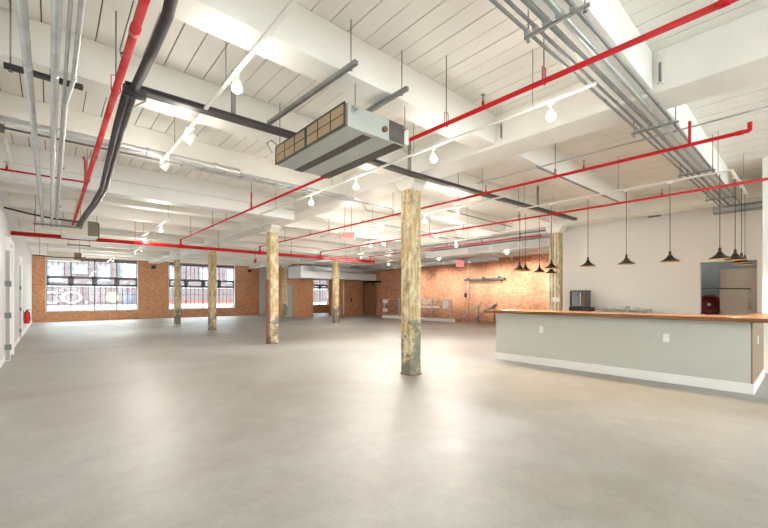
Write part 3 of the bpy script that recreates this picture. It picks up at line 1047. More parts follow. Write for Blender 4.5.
# small units by the left side
def small_unit(x0, x1, y0, y1, z0, z1, label):
    t = thing('ceiling_unit', ((x0 + x1) / 2, (y0 + y1) / 2, z0), label, 'air conditioner', 'small ceiling units')
    part(MB().box(x0, x1, y0, y1, z0, z1), 'casing', mat('beige_sheet_metal', (0.62, 0.58, 0.48), 0.5), t, 0.004)
    part(MB().box(x1, x1 + 0.03, y0 + 0.03, y1 - 0.03, z0 + 0.03, z1 - 0.03), 'filter_panel', mat('dark_filter', (0.10, 0.085, 0.06), 0.8), t)
    part(MB().box(x1 - 0.22, x1, y0 - 0.004, y0, z0 + 0.03, z1 - 0.01), 'access_panel', mat('brown_panel', (0.17, 0.14, 0.10), 0.6), t)
    part(MB().box(x0 + 0.05, x1 - 0.05, y0 + 0.05, y1 - 0.05, z0 - 0.01, z0), 'bottom_panel', GALV, t)
    for x in (x0 + 0.03, x1 - 0.03):
        part(MB().cyl((x, y0 + 0.05, z1 - 0.02), (x, y0 + 0.05, ZD if True else 0), 0.006, 6), 'hanger_rod', GALVD, t)
    return t


small_unit(0.22, 0.96, 12.55, 13.2, 2.96, 3.38, 'beige ceiling unit hung before the red main on the left')
small_unit(-0.1, 1.0, 21.0, 21.8, 2.95, 3.3, 'far beige ceiling unit hung before the top of the first window')

# long white grille unit and ducts at the far right
t = thing('linear_duct', (13.0, 7.0, 3.1), 'long white duct with grilles left of the bar pilaster', 'duct')
part(MB().box(12.7, 13.3, 5.6, 11.5, 3.12, 3.4), 'duct_body', BRIGHT, t, 0.006)
for k in range(3):
    y0 = 5.95 + k * 1.15
    g = part(MB().box(12.685, 12.7, y0, y0 + 0.98, 3.16, 3.36), 'grille', mat('grille_grey', (0.62, 0.62, 0.6), 0.5), t)
    part(MB().box(12.68, 12.69, y0, y0 + 0.98, 3.2, 3.205).box(12.68, 12.69, y0, y0 + 0.98, 3.24, 3.245).box(12.68, 12.69, y0, y0 + 0.98, 3.28, 3.285).box(12.68, 12.69, y0, y0 + 0.98, 3.32, 3.325), 'grille_blades', WMET, g)
part(MB().box(12.72, 13.28, 5.5, 5.6, 3.14, 3.38), 'end_cap', IRON, t)
for y in (5.8, 8.4, 11.2):
    part(MB().cyl((12.75, y, 3.38), (12.75, y, ZD), 0.006, 6), 'hanger_rod', GALVD, t)
pipe('round_duct', [(12.6, 20.9, 3.2), (17.8, 20.9, 3.2)], 0.17, mat('pale_blue_grey_duct', (0.62, 0.66, 0.70), 0.35, 0.4), 'round pale duct above the white soffit at the far end', 'duct', None, [(13.5, 20.9, 3.2), (16.9, 20.9, 3.2)], [((x, 20.9, 3.2), (x + 0.06, 20.9, 3.2)) for x in (13.8, 15.2, 16.6)], n=20)
pipe('round_duct', [(16.2, 10.0, 3.25), (16.2, 20.5, 3.25)], 0.12, mat('pale_blue_grey_duct', (0.62, 0.66, 0.70), 0.35, 0.4), 'round pale duct running along before the red brick wall', 'duct', None, [(16.2, 11.0, 3.25, 3.52), (16.2, 17.3, 3.25)], [((16.2, y, 3.25), (16.2, y + 0.06, 3.25)) for y in (12, 14, 16, 18)], n=16)

# ================================================================== TRACKS AND SPOTLIGHTS
def track(x0, y0, x1, y1, z, label, rods):
    t = thing('lighting_track', (x0, y0, z), label, 'lighting track', 'white lighting tracks')
    part(MB().bar((x0, y0, z), (x1, y1, z), 0.036, 0.022), 'rail', WMET, t)
    for x, y, top in rods:
        part(MB().cyl((x, y, z), (x, y, top), 0.004, 6), 'suspension_rod', GALVD, t)
    return t


track(1.24, -0.6, 1.24, 6.45, 3.4, 'white lighting track running left of the big air handler', [(1.24, 3.65, ZD), (1.24, 5.6, ZD), (1.24, 1.9, ZD)])
track(3.72, 1.3, 3.72, 9.4, 3.34, 'white lighting track running right of the big air handler', [(3.72, 1.9, ZD), (3.72, 5.6, ZD), (3.72, 3.6, ZD), (3.72, 7.8, ZD)])
track(6.4, 3.7, 6.4, 10.3, 3.28, 'white lighting track just beyond the first column', [(6.4, 4.3, ZD), (6.4, 7.7, ZD), (6.4, 9.8, ZD)])
track(8.5, 5.9, 8.5, 12.9, 3.34, 'white lighting track under the fourth red branch pipe', [(8.5, 6.2, ZD), (8.5, 9.8, ZD), (8.5, 11.9, ZD)])
track(2.15, 10.2, 2.15, 13.9, 3.27, 'white lighting track over the floor before the first window', [(2.15, 10.35, ZD), (2.15, 13.6, ZD)])
track(2.6, 16.0, 2.6, 19.6, 3.27, 'far white lighting track beyond the red main on the left', [(2.6, 16.2, ZD), (2.6, 19.3, ZD)])
track(2.3, 21.5, 2.3, 25.0, 3.27, 'farthest white lighting track near the first window', [(2.3, 21.8, ZD), (2.3, 24.7, ZD)])
track(10.2, 6.5, 10.2, 16.0, 3.27, 'white lighting track between the second column row and the fourth branch pipe', [(10.2, 7.4, ZD), (10.2, 13.9, ZD)])
track(16.0, 6.3, 16.0, 19.5, 3.3, 'white lighting track washing the red brick wall', [(16.0, 7.4, ZD), (16.0, 13.9, ZD), (16.0, 17.6, ZD)])

track(13.6, 7.0, 13.6, 20.2, 3.3, 'added white lighting track over the floor before the stair rail', [(13.6, 7.4, ZD), (13.6, 13.9, ZD), (13.6, 17.6, ZD)])  # track and its four heads added to brighten the far right side
# one spotlight, then copies
head = thing('track_spotlight', (0, 0, 0), '', 'spotlight', 'white track spotlights')
# local frame: origin on the track, hangs down
lpart(MB().box(-0.015, 0.015, -0.05, 0.05, -0.045, -0.011), 'adapter', WMET, head)
lpart(MB().cyl((0, 0, -0.045), (0, 0, -0.10), 0.008, 8), 'stem', WMET, head)
LD = (0, 0.62, -0.78)
LW = (0, 0.90, -0.44)


def head_meshes(parent, d):
    HM = frame(d)
    HM.translation = Vector((0, 0, -0.13))
    HS = MB().lathe([(0.0, -0.065), (0.028, -0.065), (0.039, -0.05), (0.044, 0.0), (0.047, 0.06), (0.042, 0.06), (0.037, 0.045), (0.0, 0.043)], HM, 18)
    lpart(HS, 'housing', WMET, parent)
    lpart(MB().lathe([(0.0, 0.050), (0.034, 0.050), (0.036, 0.046), (0.0, 0.0461)], HM, 16), 'lens', LAMPE, parent)


head_meshes(head, LD)
washer = thing('track_spotlight', (0, 0, 0), '', 'spotlight', 'white track spotlights')
lpart(MB().box(-0.015, 0.015, -0.05, 0.05, -0.045, -0.011), 'adapter', WMET, washer)
lpart(MB().cyl((0, 0, -0.045), (0, 0, -0.10), 0.008, 8), 'stem', WMET, washer)
head_meshes(washer, LW)


def aim_lamp(o, d, w, size=2.0, blend=0.8, color=(1.0, 0.945, 0.86), rad=0.04):
    l = bpy.data.lights.new('spotlight_or_fill', 'POINT' if size > 3.1 else 'SPOT')
    l.energy = w
    if size <= 3.1:
        l.spot_size = size
        l.spot_blend = blend
    l.color = color
    l.shadow_soft_size = rad
    lo = bpy.data.objects.new('spotlight_or_fill', l)
    COL.objects.link(lo)
    lo.parent = o
    q = Vector(d).to_track_quat('-Z', 'Y')
    lo.rotation_mode = 'QUATERNION'
    lo.rotation_quaternion = q
    lo.location = Vector((0, 0, -0.13)) + Vector(d).normalized() * 0.085
    return lo


first = {0: True, 1: True}


def spot(x, y, z, ang, label, w=None, size=None):
    k_ = 1 if w else 0
    src = washer if w else head
    if first[k_]:
        o = src
        first[k_] = False
    else:
        o = bpy.data.objects.new('track_spotlight', None)
        o.empty_display_size = 0.1
        COL.objects.link(o)
        for ch in src.children:
            if ch.type == 'MESH':
                c = ch.copy()
                COL.objects.link(c)
                c.parent = o
    tag(o, label, 'spotlight', 'white track spotlights')
    o.location = (x, y, z)
    o.rotation_euler = (0, 0, math.radians(ang))
    near = y < 6.8 and x < 7
    if not w:
        aim_lamp(o, LD, FILL_W if near else FILL_FAR, 3.14, rad=0.09)  # extra all-round fill in each head, added to lift ceiling and beams
    aim_lamp(o, LW if w else LD, w or (SPOT_W if near else SPOT_FAR), size or 2.8, rad=0.07)
    return o


TL = 'left of the big air handler'
# ang: 0 aims to +Y (away), 180 towards the camera side, 90 to -X, -90 to +X
for (x, y, z, a, lab) in [
    (1.24, 1.2, 3.40, 200, 'spotlight on the near end of the track left of the air handler'),
    (1.24, -0.3, 3.40, 200, 'spotlight on the track left of the air handler, above the camera'),
    (1.24, 3.37, 3.40, 160, 'glaring spotlight nearest the camera on the track left of the air handler'),
    (1.24, 4.85, 3.40, 60, 'white spotlight in the middle of the track left of the air handler'),
    (1.24, 6.1, 3.40, 60, 'white spotlight at the far end of the track left of the air handler'),
    (3.72, 1.72, 3.34, 130, 'glaring spotlight before the wide girder, right of the overhead red pipe'),
    (3.72, 3.25, 3.34, 150, 'glaring spotlight just above and right of the first column top'),
    (3.72, 4.9, 3.34, 150, 'bright spotlight below the far edge of the air handler'),
    (3.72, 6.3, 3.34, 150, 'small bright spotlight left of the one under the air handler'),
    (6.4, 4.9, 3.28, 60, 'white spotlight head right of the first column, aimed left'),
    (6.4, 5.85, 3.28, 145, 'brightest starlike spotlight against the first column right edge'),
    (6.4, 7.3, 3.28, 60, 'dim white spotlight just left of the first column'),
    (6.4, 8.7, 3.28, 150, 'starlike spotlight beside the red exit sign'),
    (8.5, 6.5, 3.34, 150, 'spotlight overlapping the fourth red pipe, right one of the pair'),
    (8.5, 7.3, 3.34, 150, 'spotlight overlapping the fourth red pipe, left one of the pair'),
    (8.5, 9.6, 3.34, 100, 'spotlight left of the first column on the fourth red pipe, right of the pair'),
    (8.5, 10.3, 3.34, 100, 'spotlight left of the first column on the fourth red pipe, left of the pair'),
    (10.2, 7.9, 3.27, 150, 'small spotlight right of the first column on the last red branch'),
    (10.2, 10.2, 3.27, 150, 'small spotlight behind the first column on the last red branch'),
    (2.15, 11.1, 3.27, 150, 'bright spotlight above the red main between the first window and air handler'),
    (2.15, 13.3, 3.27, 130, 'spotlight just above the red main over the first window'),
    (2.6, 16.7, 3.27, 60, 'far spotlight under the red main, right one of a pair'),
    (2.6, 18.2, 3.27, 60, 'far spotlight under the red main, left one of a pair'),
    (13.6, 8.0, 3.3, 100, 'nearest added fill spotlight on the track before the stair rail'),
    (13.6, 11.5, 3.3, 100, 'second added fill spotlight on the track before the stair rail'),
    (13.6, 15.0, 3.3, 100, 'third added fill spotlight on the track before the stair rail'),
    (13.6, 18.6, 3.3, 30, 'fourth added fill spotlight on the track before the stair rail'),
    (10.2, 13.0, 3.27, 60, 'third spotlight on the track between the second column row and the red pipe'),
    (10.2, 15.5, 3.27, 20, 'fourth spotlight on the track between the second column row and the red pipe'),
    (2.3, 24.2, 3.27, 30, 'last spotlight on the farthest track, against the window top'),
    (2.3, 22.6, 3.27, 80, 'farthest left spotlight before the top of the first window'),
]:
    spot(x, y, z, a, lab)
k = 0
for y in (6.7, 7.7, 9.2, 10.6, 11.6, 13.3, 15.0, 17.2):
    spot(16.0, y, 3.3, -90, 'wall washing spotlight before the red brick wall, %s from the bar pilaster' % ordn[k], WASH_W, 1.15)
    k += 1
# second row before the stair rail is added fill for the far right floor
# ================================================================== PENDANTS
ZT = 3.3
track(7.67, 0.80, 7.67, 4.3, ZT, 'long side of the white pendant track above the bar front', [(7.67, 2.3, ZD), (7.67, 4.1, ZD), (7.67, 0.95, ZD)])
track(7.67, 0.80, 9.5, 0.80, ZT, 'right short arm of the pendant track above the bar', [(9.2, 0.8, ZD)])
track(7.67, 4.27, 9.6, 4.27, ZT, 'left short arm of the pendant track beside the bar pilaster', [(9.4, 4.27, ZD)])
pend = None
PL = [(7.67, 2.82, 'leftmost pendant lamp hanging in front of the plain white wall'),
      (7.67, 2.18, 'second pendant lamp from the left before the white wall'),
      (7.67, 1.55, 'third pendant lamp from the left before the white wall'),
      (7.67, 0.93, 'largest pendant lamp, over the left side of the doorway'),
      (8.1, 0.8, 'pendant lamp over the doorway, first right of the largest one'),
      (8.9, 0.8, 'pendant lamp over the doorway, middle of the tight cluster'),
      (9.42, 0.8, 'pendant lamp over the doorway, rightmost of the tight cluster'),
      (7.67, 3.52, 'larger pendant lamp in front of the timber pilaster'),
      (7.67, 4.22, 'leftmost pendant lamp before the red brick wall'),
      (8.02, 4.27, 'second pendant lamp from the left before the red brick wall'),
      (8.68, 4.27, 'third pendant lamp from the left before the red brick wall'),
      (9.28, 4.27, 'lowest pendant lamp, tucked behind the larger one at the pilaster')]
for x, y, lab in PL:
    if pend is None:
        t = thing('pendant_lamp', (0, 0, 0), lab, 'pendant lamp', 'black pendant lamps')
        lpart(MB().box(-0.02, 0.02, -0.03, 0.03, -0.04, -0.01), 'track_adapter', WMET, t)
        lpart(MB().cyl((0, 0, -0.04), (0, 0, -1.16), 0.0045, 6), 'cord', IRON, t)
        lpart(MB().lathe([(0.0, -1.15), (0.012, -1.15), (0.018, -1.17), (0.02, -1.21), (0.028, -1.215), (0.028, -1.24), (0.0, -1.24)], None, 14), 'socket', mat('aged_brass', (0.10, 0.07, 0.035), 0.4, 0.8), t)
        sh = lpart(MB().lathe([(0.024, -1.222), (0.034, -1.226), (0.045, -1.25), (0.085, -1.285), (0.13, -1.312), (0.135, -1.325), (0.131, -1.325), (0.126, -1.315), (0.082, -1.29), (0.04, -1.256), (0.024, -1.232)], None, 24, True), 'shade', PEND, t)
        lpart(MB().lathe([(0.128, -1.322), (0.124, -1.317), (0.08, -1.292), (0.038, -1.26)], None, 24), 'shade_lining', PENDI, t)
        lpart(MB().lathe([(0.0, -1.235), (0.01, -1.24), (0.02, -1.26), (0.024, -1.28), (0.02, -1.3), (0.01, -1.312), (0.0, -1.315)], None, 14), 'bulb', BULBE, t)
        pend = t
    else:
        t = copy_tree(pend)
        tag(t, lab, 'pendant lamp', 'black pendant lamps')
    t.location = (x, y, ZT)
for o in [o for o in list(COL.objects) if o.name.startswith('pendant_lamp') and o.type == 'EMPTY']:
    l = bpy.data.lights.new('pendant_glow', 'SPOT')
    l.energy = PEND_W
    l.color = (1.0, 0.74, 0.45)
    l.shadow_soft_size = 0.03
    l.spot_size = 2.4
    l.spot_blend = 0.5
    lo = bpy.data.objects.new('pendant_glow', l)
    COL.objects.link(lo)
    lo.parent = o
    lo.location = (0, 0, -1.345)

# ================================================================== THE BAR
CX0, CX1, CY0, CY1 = 7.52, 8.1, 0.56, 4.70
t = thing('bar_counter', (7.8, 2.5, 0), 'long grey green bar counter with white baseboard on the concrete floor', 'bar counter')
part(MB().box(CX0, CX1, CY0 + 0.02, CY1, 0, 1.03), 'front_panel', BARG, t)
part(MB().box(CX0 + 0.006, 11.0 - 1.6, CY0, CY0 + 0.02, 0, 1.03), 'end_panel', WOODE, t, 0, 'brown wood end panel')
part(MB().box(CX0 - 0.018, CX0, CY0 - 0.018, CY1 + 0.018, 0, 0.15).box(CX0, 9.4, CY0 - 0.018, CY0, 0, 0.15), 'baseboard', BASEB, t, 0.003)
for y in (3.66, 1.57):
    op = part(MB().box(CX0 - 0.008, CX0, y - 0.04, y + 0.04, 0.66, 0.79), 'outlet_plate', PLAST, t, 0.002)
    for zz in (0.68, 0.735):
        part(MB().box(CX0 - 0.01, CX0 - 0.007, y - 0.016, y + 0.016, zz, zz + 0.035), 'outlet_socket', BASEB, op)
op = part(MB().box(8.25, 8.33, CY0 - 0.008, CY0, 0.66, 0.79), 'outlet_plate', PLAST, t, 0.002)
wt = MB().box(7.36, 8.35, 0.33, 4.92, 1.035, 1.095).build('bar_worktop', WOODT, loc=(7.8, 2.6, 1.035), bevel=0.008)
tag(wt, 'varnished brown wood worktop lying along the bar counter', 'worktop')
# return of the bar to the right
wt2 = MB().box(8.35, 9.79, 0.33, 0.72, 1.035, 1.095).build('bar_worktop', WOODT, loc=(9, 0.5, 1.035), bevel=0.008)
tag(wt2, 'short brown wood return worktop joining the bar to the right wall', 'worktop')
part(MB().box(8.1, 9.4, CY0 + 0.02, 0.62, 0, 1.03), 'return_body', BARG, t)

# back counter against the white wall
t = thing('back_counter', (11.6, 3.5, 0), 'low back counter along the white wall behind the bar', 'cabinet')
part(MB().box(11.35, 11.97, 2.0, 4.75, 0, 0.9), 'cabinet_body', BARG, t)
part(MB().box(11.3, 11.98, 1.98, 4.78, 0.9, 0.94), 'countertop', STEEL, t)
# countertop appliance
t = thing('countertop_oven', (11.65, 4.42, 0.942), 'dark steel countertop oven on a black base behind the bar', 'oven')
part(MB().box(11.45, 11.93, 4.2, 4.74, 0.942, 1.09), 'base', IRON, t, 0.01)
part(MB().box(11.48, 11.92, 4.3, 4.72, 1.09, 1.58), 'body', mat('dark_steel_case', (0.10, 0.105, 0.11), 0.3, 0.6), t, 0.012)
part(MB().box(11.46, 11.48, 4.42, 4.66, 1.12, 1.53), 'door', mat('glossy_dark_door', (0.23, 0.25, 0.27), 0.15, 0.7), t, 0.004)
part(MB().box(11.43, 11.45, 4.395, 4.415, 1.15, 1.5), 'handle', STEEL, t)
part(MB().box(11.465, 11.48, 4.31, 4.39, 1.12, 1.53), 'control_panel', mat('brown_glass', (0.16, 0.10, 0.06), 0.2, 0.3), t)
part(MB().box(11.465, 11.48, 4.67, 4.715, 1.1, 1.55), 'side_trim', IRON, t)
# sink rail
t = thing('bar_sink_shelf', (11.6, 3.2, 0.942), 'low steel drip shelf with taps behind the bar', 'sink')
part(MB().box(11.5, 11.9, 2.75, 3.95, 1.06, 1.072), 'shelf', STEEL, t)
for y in (2.8, 3.3, 3.9):
    part(MB().cyl((11.55, y, 0.942), (11.55, y, 1.06), 0.012, 8), 'post', STEEL, t)
    part(MB().cyl((11.85, y, 0.942), (11.85, y, 1.06), 0.012, 8), 'post', STEEL, t)
part(MB().tube([(11.6, 3.3, 1.072), (11.6, 3.3, 1.12), (11.55, 3.25, 1.135), (11.48, 3.2, 1.12), (11.46, 3.18, 1.1)], 0.012, 8), 'tap', STEEL, t)
part(MB().tube([(11.7, 3.05, 1.072), (11.7, 3.05, 1.11), (11.65, 3.1, 1.125)], 0.01, 8), 'tap', STEEL, t)
for k, y in enumerate((3.8, 3.7, 3.6)):
    g = MB().lathe([(0.0, 0.0), (0.028, 0.0), (0.03, 0.045), (0.027, 0.045), (0.026, 0.006), (0.0, 0.006)], Matrix.Translation((11.62, y, 1.072)), 14).build('drinking_glass', mat('pale_tumbler', (0.75, 0.72, 0.66), 0.15, 0, spec=0.8), loc=(11.62, y, 1.072))
    tag(g, ['leftmost of three small tumblers on the steel shelf', 'middle one of three small tumblers on the steel shelf', 'rightmost of three small tumblers on the steel shelf'][k], 'glass', 'tumblers on the drip shelf')

# behind the doorway
t = thing('hose_reel', (13.35, 1.86, 1.2), 'dark red hose reel with pale hub seen through the doorway', 'hose reel')
RM = frame((-1, 0, 0))
RM.translation = Vector((13.3, 1.82, 1.18))
part(MB().lathe([(0.0, -0.1), (0.26, -0.1), (0.27, -0.08), (0.27, 0.08), (0.26, 0.1), (0.2, 0.1), (0.19, 0.085), (0.05, 0.085), (0.0, 0.085)], RM, 36), 'drum', BURG, t)
part(MB().lathe([(0.0, 0.12), (0.035, 0.12), (0.04, 0.085)], RM, 16), 'hub', PLAST, t)
part(MB().box(13.33, 13.4, 1.76, 1.88, 0.9, 1.25), 'wall_bracket', IRON, t)
t = thing('fill_globe', (12.6, 2.3, 3.3), 'added globe brightening the back room behind the doorway', 'fill light')  # invented globe with its lamp, added to lighten the closed back room
part(MB().lathe([(0.0, -0.09), (0.06, -0.07), (0.09, 0.0), (0.06, 0.06), (0.0, 0.07)], Matrix.Translation((12.6, 2.3, 3.3)), 18), 'globe', mat('fill_globe_glow', (1, 1, 0.95), 0.4, emit=(1.0, 0.95, 0.85), es=6), t)
part(MB().cyl((12.6, 2.3, 3.37), (12.6, 2.3, ZD), 0.01, 8), 'stem', WMET, t)
l = bpy.data.lights.new('globe_fill_lamp', 'POINT')
l.energy = 9
l.shadow_soft_size = 0.1
l.color = (1.0, 0.93, 0.82)
lo = bpy.data.objects.new('globe_fill_lamp', l)
COL.objects.link(lo)
lo.parent = t
lo.location = (0, 0, -0.22)
t = thing('beige_cabinet', (12.6, 1.1, 0), 'tall beige cabinet standing just inside the doorway', 'cabinet')
part(MB().box(12.35, 12.9, 0.61, 1.5, 0, 2.07), 'carcass', DOORB, t, 0.005)
part(MB().box(12.335, 12.35, 0.63, 1.48, 0.03, 2.05), 'cabinet_door', DOORB, t)
part(MB().cyl((12.32, 0.98, 1.1), (12.32, 0.98, 1.6), 0.01, 8), 'door_handle', STEEL, t)
t = thing('safety_rail', (12.1, 1.35, 1.6), 'thin dark rail across the doorway behind the bar', 'rail')
part(MB().cyl((12.2, NY0 + 0.12, 1.58), (12.2, NY1 + 0.2, 1.6), 0.012, 8), 'rail', IRON, t)
part(MB().cyl((12.2, NY0 + 0.12, 1.58), (12.2, NY0 + 0.12, 1.1), 0.008, 8), 'drop_rod', STEEL, t)
part(MB().cyl((12.15, NY1 + 0.18, 1.6), (12.2, NY1 + 0.2, 1.6), 0.018, 8), 'rail_end', IRON, t)

# ================================================================== LEFT WALL ITEMS
t = thing('fire_extinguisher', (XL + 0.1, 19.3, 0.4), 'red fire extinguisher on the left white wall', 'fire extinguisher')
part(MB().lathe([(0.0, 0.0), (0.075, 0.0), (0.085, 0.015), (0.085, 0.38), (0.07, 0.43), (0.03, 0.455), (0.028, 0.47), (0.0, 0.47)], Matrix.Translation((XL + 0.1, 19.3, 0.40)), 18), 'cylinder', mat('extinguisher_red', (0.7, 0.015, 0.015), 0.3), t)
part(MB().box(XL + 0.07, XL + 0.13, 19.27, 19.33, 0.86, 0.9).box(XL + 0.08, XL + 0.2, 19.285, 19.315, 0.9, 0.92), 'valve', IRON, t)
part(MB().tube([(XL + 0.1, 19.26, 0.88), (XL + 0.16, 19.2, 0.82), (XL + 0.19, 19.2, 0.6), (XL + 0.18, 19.23, 0.5)], 0.012, 8), 'hose', IRON, t)
part(MB().box(XL + 0.0, XL + 0.02, 19.26, 19.34, 0.5, 0.9), 'wall_bracket', GALVD, t)
t = thing('speaker_box', (4.9, 27.9, 3.3), 'small black box high on the brick between the two windows', 'speaker', 'black boxes on the window wall')
part(MB().box(4.86, 5.08, 27.86, 28.0, 3.18, 3.38), 'cabinet', IRON, t, 0.005)
part(MB().box(4.88, 5.06, 27.855, 27.86, 3.2, 3.36), 'grille', BLACK, t)
t = thing('speaker_box', (11.2, 27.9, 3.3), 'small black box high on the brick right of the second window', 'speaker', 'black boxes on the window wall')
part(MB().box(11.1, 11.34, 27.86, 28.0, 3.22, 3.42), 'cabinet', IRON, t, 0.005)
part(MB().box(11.12, 11.32, 27.855, 27.86, 3.24, 3.4), 'grille', BLACK, t)

# ================================================================== EXIT SIGNS
def exit_sign(loc, rotz, label, z_top, w=0.36, h=0.2, arrow=False):
    t = thing('exit_sign', loc, label, 'exit sign', None, (0, 0, rotz))
    lpart(MB().box(-w / 2, w / 2, -0.025, 0.025, -h / 2, h / 2), 'sign_body', WMET, t, 0.004)
    lpart(MB().box(-w / 2 + 0.01, w / 2 - 0.01, -0.03, -0.025, -h / 2 + 0.01, h / 2 - 0.01), 'sign_face', EXITF, t)
    me = text_mesh('EXIT', h * 0.85, 0.003, 1.05)
    me.transform(Matrix.Rotation(math.pi / 2, 4, 'X'))
    xs_ = [v.co.x for v in me.vertices]
    sc = (w * (0.68 if arrow else 0.84)) / (max(xs_) - min(xs_))
    me.transform(Matrix.Diagonal((sc, 1, 1, 1)))
    me.transform(Matrix.Translation((0.04 if arrow else 0, -0.032, 0)))
    me.materials.clear()
    me.materials.append(EXITE)
    o = bpy.data.objects.new('lettering', me)
    COL.objects.link(o)
    o.parent = t
    if arrow:
        lpart(MB().prism([(-w / 2 + 0.02, 0), (-w / 2 + 0.07, 0.035), (-w / 2 + 0.07, -0.035)], 'y', -0.036, -0.03), 'arrow', EXITE, t)
    if z_top:
        for sx in (-w / 4, w / 4):
            lpart(MB().cyl((sx, 0, h / 2), (sx, 0, z_top - loc[2]), 0.006, 6), 'hanging_rod', RED if arrow else GALVD, t)
    return t


exit_sign((5.62, 7.72, 2.93), -0.55, 'red exit sign with a left arrow hung left of the first column', ZD, 0.34, 0.19, True)
exit_sign((15.7, 11.9, 3.08), -0.75, 'pink faced exit sign hung before the red brick wall', ZD, 0.40, 0.33)
t = thing('alarm_bell', (7.6, 17.0, 3.1), 'small red alarm horn hanging before the second window top', 'alarm')
b0 = Vector((7.35, 17.6, 2.98))
part(MB().box(b0.x - 0.05, b0.x + 0.05, b0.y - 0.04, b0.y + 0.04, b0.z, b0.z + 0.2), 'horn', RED, t, 0.01)
part(MB().box(b0.x - 0.02, b0.x + 0.08, b0.y - 0.05, b0.y + 0.0, b0.z - 0.06, b0.z + 0.02), 'strobe', PLAST, t, 0.01)
part(MB().cyl((b0.x, b0.y, b0.z + 0.19), (b0.x, b0.y, ZD), 0.008, 6), 'drop_conduit', RED, t)

# ================================================================== BRICK WALL ITEMS
t = thing('sliding_door_track', (18.2, 12.1, 2.35), 'long grey steel door track on the red brick wall', 'door track')
part(MB().box(18.12, 18.3, 10.85, 13.45, 2.30, 2.42), 'rail', mat('weathered_dark_steel', (0.09, 0.09, 0.085), 0.7), t)
part(MB().box(18.2, 18.3, 11.05, 13.15, 2.16, 2.24), 'lower_bar', OLDW, t)
for y in (11.2, 12.2, 13.2):
    part(MB().box(18.1, 18.3, y - 0.04, y + 0.04, 2.42, 2.48), 'wall_bracket', IRON, t)
pipe('wall_conduit', [(18.24, 13.25, 0.05), (18.24, 13.25, 3.45)], 0.022, WALLW, 'pale vertical conduit on the red brick wall under the exit sign', 'conduit')
t = thing('light_switch', (18.28, 13.45, 1.2), 'dark switch box on the red brick wall at the stair head', 'switch')
part(MB().box(18.2, 18.3, 13.38, 13.5, 1.35, 1.6), 'switch_box', IRON, t, 0.004)
# barn door
t = thing('barn_door', (18.2, 21.9, 0), 'old brown sliding barn door on a black track at the far corner', 'sliding door')
part(MB().box(18.14, 18.2, 21.5, 22.95, 0.03, 2.36), 'door_leaf', OLDW, t)
part(MB().box(18.13, 18.22, 20.9, 22.98, 2.42, 2.56), 'track', IRON, t)
part(MB().box(18.12, 18.14, 22.86, 22.93, 0.03, 2.5), 'edge_strap', IRON, t)
for y in (21.7, 22.6):
    part(MB().box(18.12, 18.14, y - 0.03, y + 0.03, 2.15, 2.45), 'roller_hanger', IRON, t)
pipe('wall_conduit', [(16.3, 22.96, 0.02), (16.3, 22.96, 2.6)], 0.05, WALLW, 'white vertical pipe on the far brick partition under the soffit', 'pipe')
t = thing('wall_valve', (16.9, 22.9, 1.2), 'small dark valve on the far brick partition', 'valve')
part(MB().cyl((17.0, 23.0, 1.2), (17.0, 22.9, 1.2), 0.06, 12).box(16.96, 17.04, 22.9, 22.96, 1.0, 1.2), 'valve_body', IRON, t)

# stair well: curb, glass rail, hand rails, steps
cb = MB().box(WX0 - 0.12, WX0, WY0 - 0.05, WY1 + 0.12, 0, 0.17).box(WX0, XR, WY1, WY1 + 0.12, 0, 0.17).build('stair_curb', BASEB, loc=(WX0, 15.7, 0))
tag(cb, 'low white curb around the stair opening by the brick wall', 'curb')
t = thing('glass_railing', (WX0 - 0.06, 15.7, 0.17), 'glass railing with pale clamps above the white stair curb', 'railing')
RX = WX0 - 0.06
for k in range(4):
    y0 = 13.1 + k * 1.36
    part(MB().box(RX - 0.006, RX + 0.006, y0, y0 + 1.3, 0.19, 1.2), 'glass_panel', GLASS, t)
for y in (13.07, 14.43, 15.79, 17.15, 18.56):
    part(MB().box(RX - 0.03, RX + 0.03, y - 0.03, y + 0.03, 0.17, 1.22), 'post', GALV, t)
part(MB().box(RX - 0.025, RX + 0.025, 13.04, 18.6, 1.2, 1.235), 'top_rail', GALV, t)
part(MB().box(RX - 0.03, RX + 0.03, 13.25, 13.6, 0.75, 1.2), 'end_plate', PLAST, t)
part(MB().box(RX - 0.02, RX + 0.02, 13.9, 15.6, 0.74, 0.86), 'middle_band', PLAST, t)
part(MB().box(RX - 0.05, RX + 0.05, 18.3, 18.68, 0.98, 1.2).box(RX - 0.05, RX + 0.05, 18.3, 18.68, 0.42, 0.62), 'clamp', PLAST, t)
for x, lab in ((16.75, 'sloping hand rail on the open side of the stair head'), (18.2, 'sloping hand rail on the brick side of the stair head')):
    t = thing('stair_hand_rail', (x, 12.5, 0), lab, 'hand rail')
    part(MB().bar((x, 11.35, 1.05), (x, 13.0, 0.02), 0.05, 0.06), 'rail', GALV, t)
    part(MB().bar((x, 13.0, 0.02), (x, 14.6, -0.98), 0.05, 0.06), 'lower_rail', GALV, t)
    for y, z in ((11.5, 0.96), (12.6, 0.27)):
        part(MB().box(x - 0.02, x + 0.02, y - 0.02, y + 0.02, 0, z), 'post', STRUT, t)
t = thing('staircase', (17.4, 13, 0), 'stairs going down beside the red brick wall', 'stairs')
for k in range(12):
    part(MB().box(WX0 + 0.02, XR - 0.02, 12.92 + k * 0.27, 13.19 + k * 0.27 + 0.02, -0.24 - k * 0.19, -0.2 - k * 0.19), 'step', mat('worn_concrete', (0.3, 0.29, 0.27), 0.8), t)

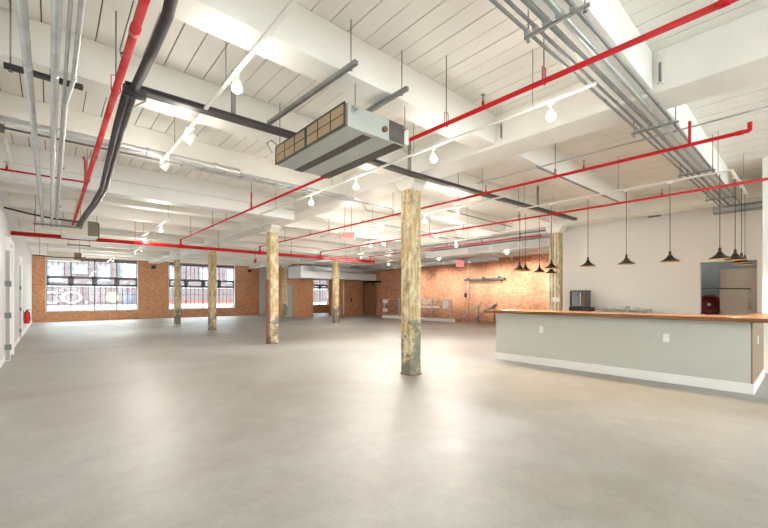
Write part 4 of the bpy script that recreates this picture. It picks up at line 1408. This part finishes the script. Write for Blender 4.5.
# ================================================================== OUTSIDE THE WINDOWS
struct(MB().box(-60, 60, 28.4, 46, -0.6, -0.3), 'ground_street', ASPH)
struct(MB().box(-40, 50, -40, -6.35, -0.4, -0.2), 'ground_yard', mat('pale_bounce_ground', (0.75, 0.75, 0.74), 0.9, var=0.1))  # unseen yard, its tone raised to bounce daylight onto the ceiling
t = thing('street_building', (0, 45, -0.3), 'pale brick building across the street seen through the windows', 'building')
YS = 45.0
part(MB().box(-14, 34, YS, YS + 6, -0.3, 6.4), 'wall', FACB, t)
part(MB().box(-14, 34, YS - 0.3, YS, 6.4, 6.9), 'cornice', FACW, t)
for x0, x1, z0, z1 in ((-3.6, -2.9, 2.8, 4.2), (0.0, 0.75, 2.8, 4.2), (1.7, 2.55, 3.55, 4.25), (3.55, 4.3, 2.9, 4.3), (5.3, 6.4, 3.2, 4.6), (9.6, 10.5, 3.0, 4.4), (12.6, 13.5, 3.0, 4.4), (15.4, 16.3, 3.0, 4.4), (19.0, 19.9, 3.0, 4.4), (22.6, 23.5, 3.0, 4.4)):
    wn = part(MB().box(x0 - 0.2, x1 + 0.2, YS - 0.06, YS, z0 - 0.1, z1 + 0.2), 'window', FACG, t)
    part(MB().box(x0, x1, YS - 0.08, YS - 0.06, z0, z1), 'pane', mat('facade_pane', (0.25, 0.26, 0.28), 0.4), wn)
part(MB().box(9.3, 24, YS - 0.07, YS, 0.62, 0.95), 'red_band', mat('faded_red_band', (0.20, 0.05, 0.04), 0.8), t)
part(MB().box(-14, 34, YS - 0.08, YS, 2.3, 2.5), 'ledge', FACW, t)
part(MB().box(-14, 34, YS - 0.08, YS, -0.3, 0.6), 'plinth', FACW, t)
part(MB().box(5.4, 6.3, YS - 0.1, YS, 0.7, 1.85), 'loading_window', mat('slate_panel', (0.05, 0.055, 0.08), 0.5), t)
me = text_mesh('CO.', 1.55, 0.03, 1.0)
me.transform(Matrix.Rotation(math.pi / 2, 4, 'X'))
xs_ = [v.co.x for v in me.vertices]
sc = 3.35 / (max(xs_) - min(xs_))
me.transform(Matrix.Diagonal((sc, 1, 1, 1)))
me.transform(Matrix.Translation((1.0, YS - 0.05, 1.25)))
me.materials.clear()
me.materials.append(mat('white_wall_lettering', (0.45, 0.45, 0.46), 0.8))
o = bpy.data.objects.new('lettering', me)
COL.objects.link(o)
o.parent = t
me.transform(Matrix.Translation((0, -45, 0.3)))
o['label'] = 'large white painted letters reading CO.'
part(MB().cyl((4.52, YS - 0.1, 1.32), (4.52, YS, 1.32), 0.52, 32), 'round_sign', SIGNY, t)
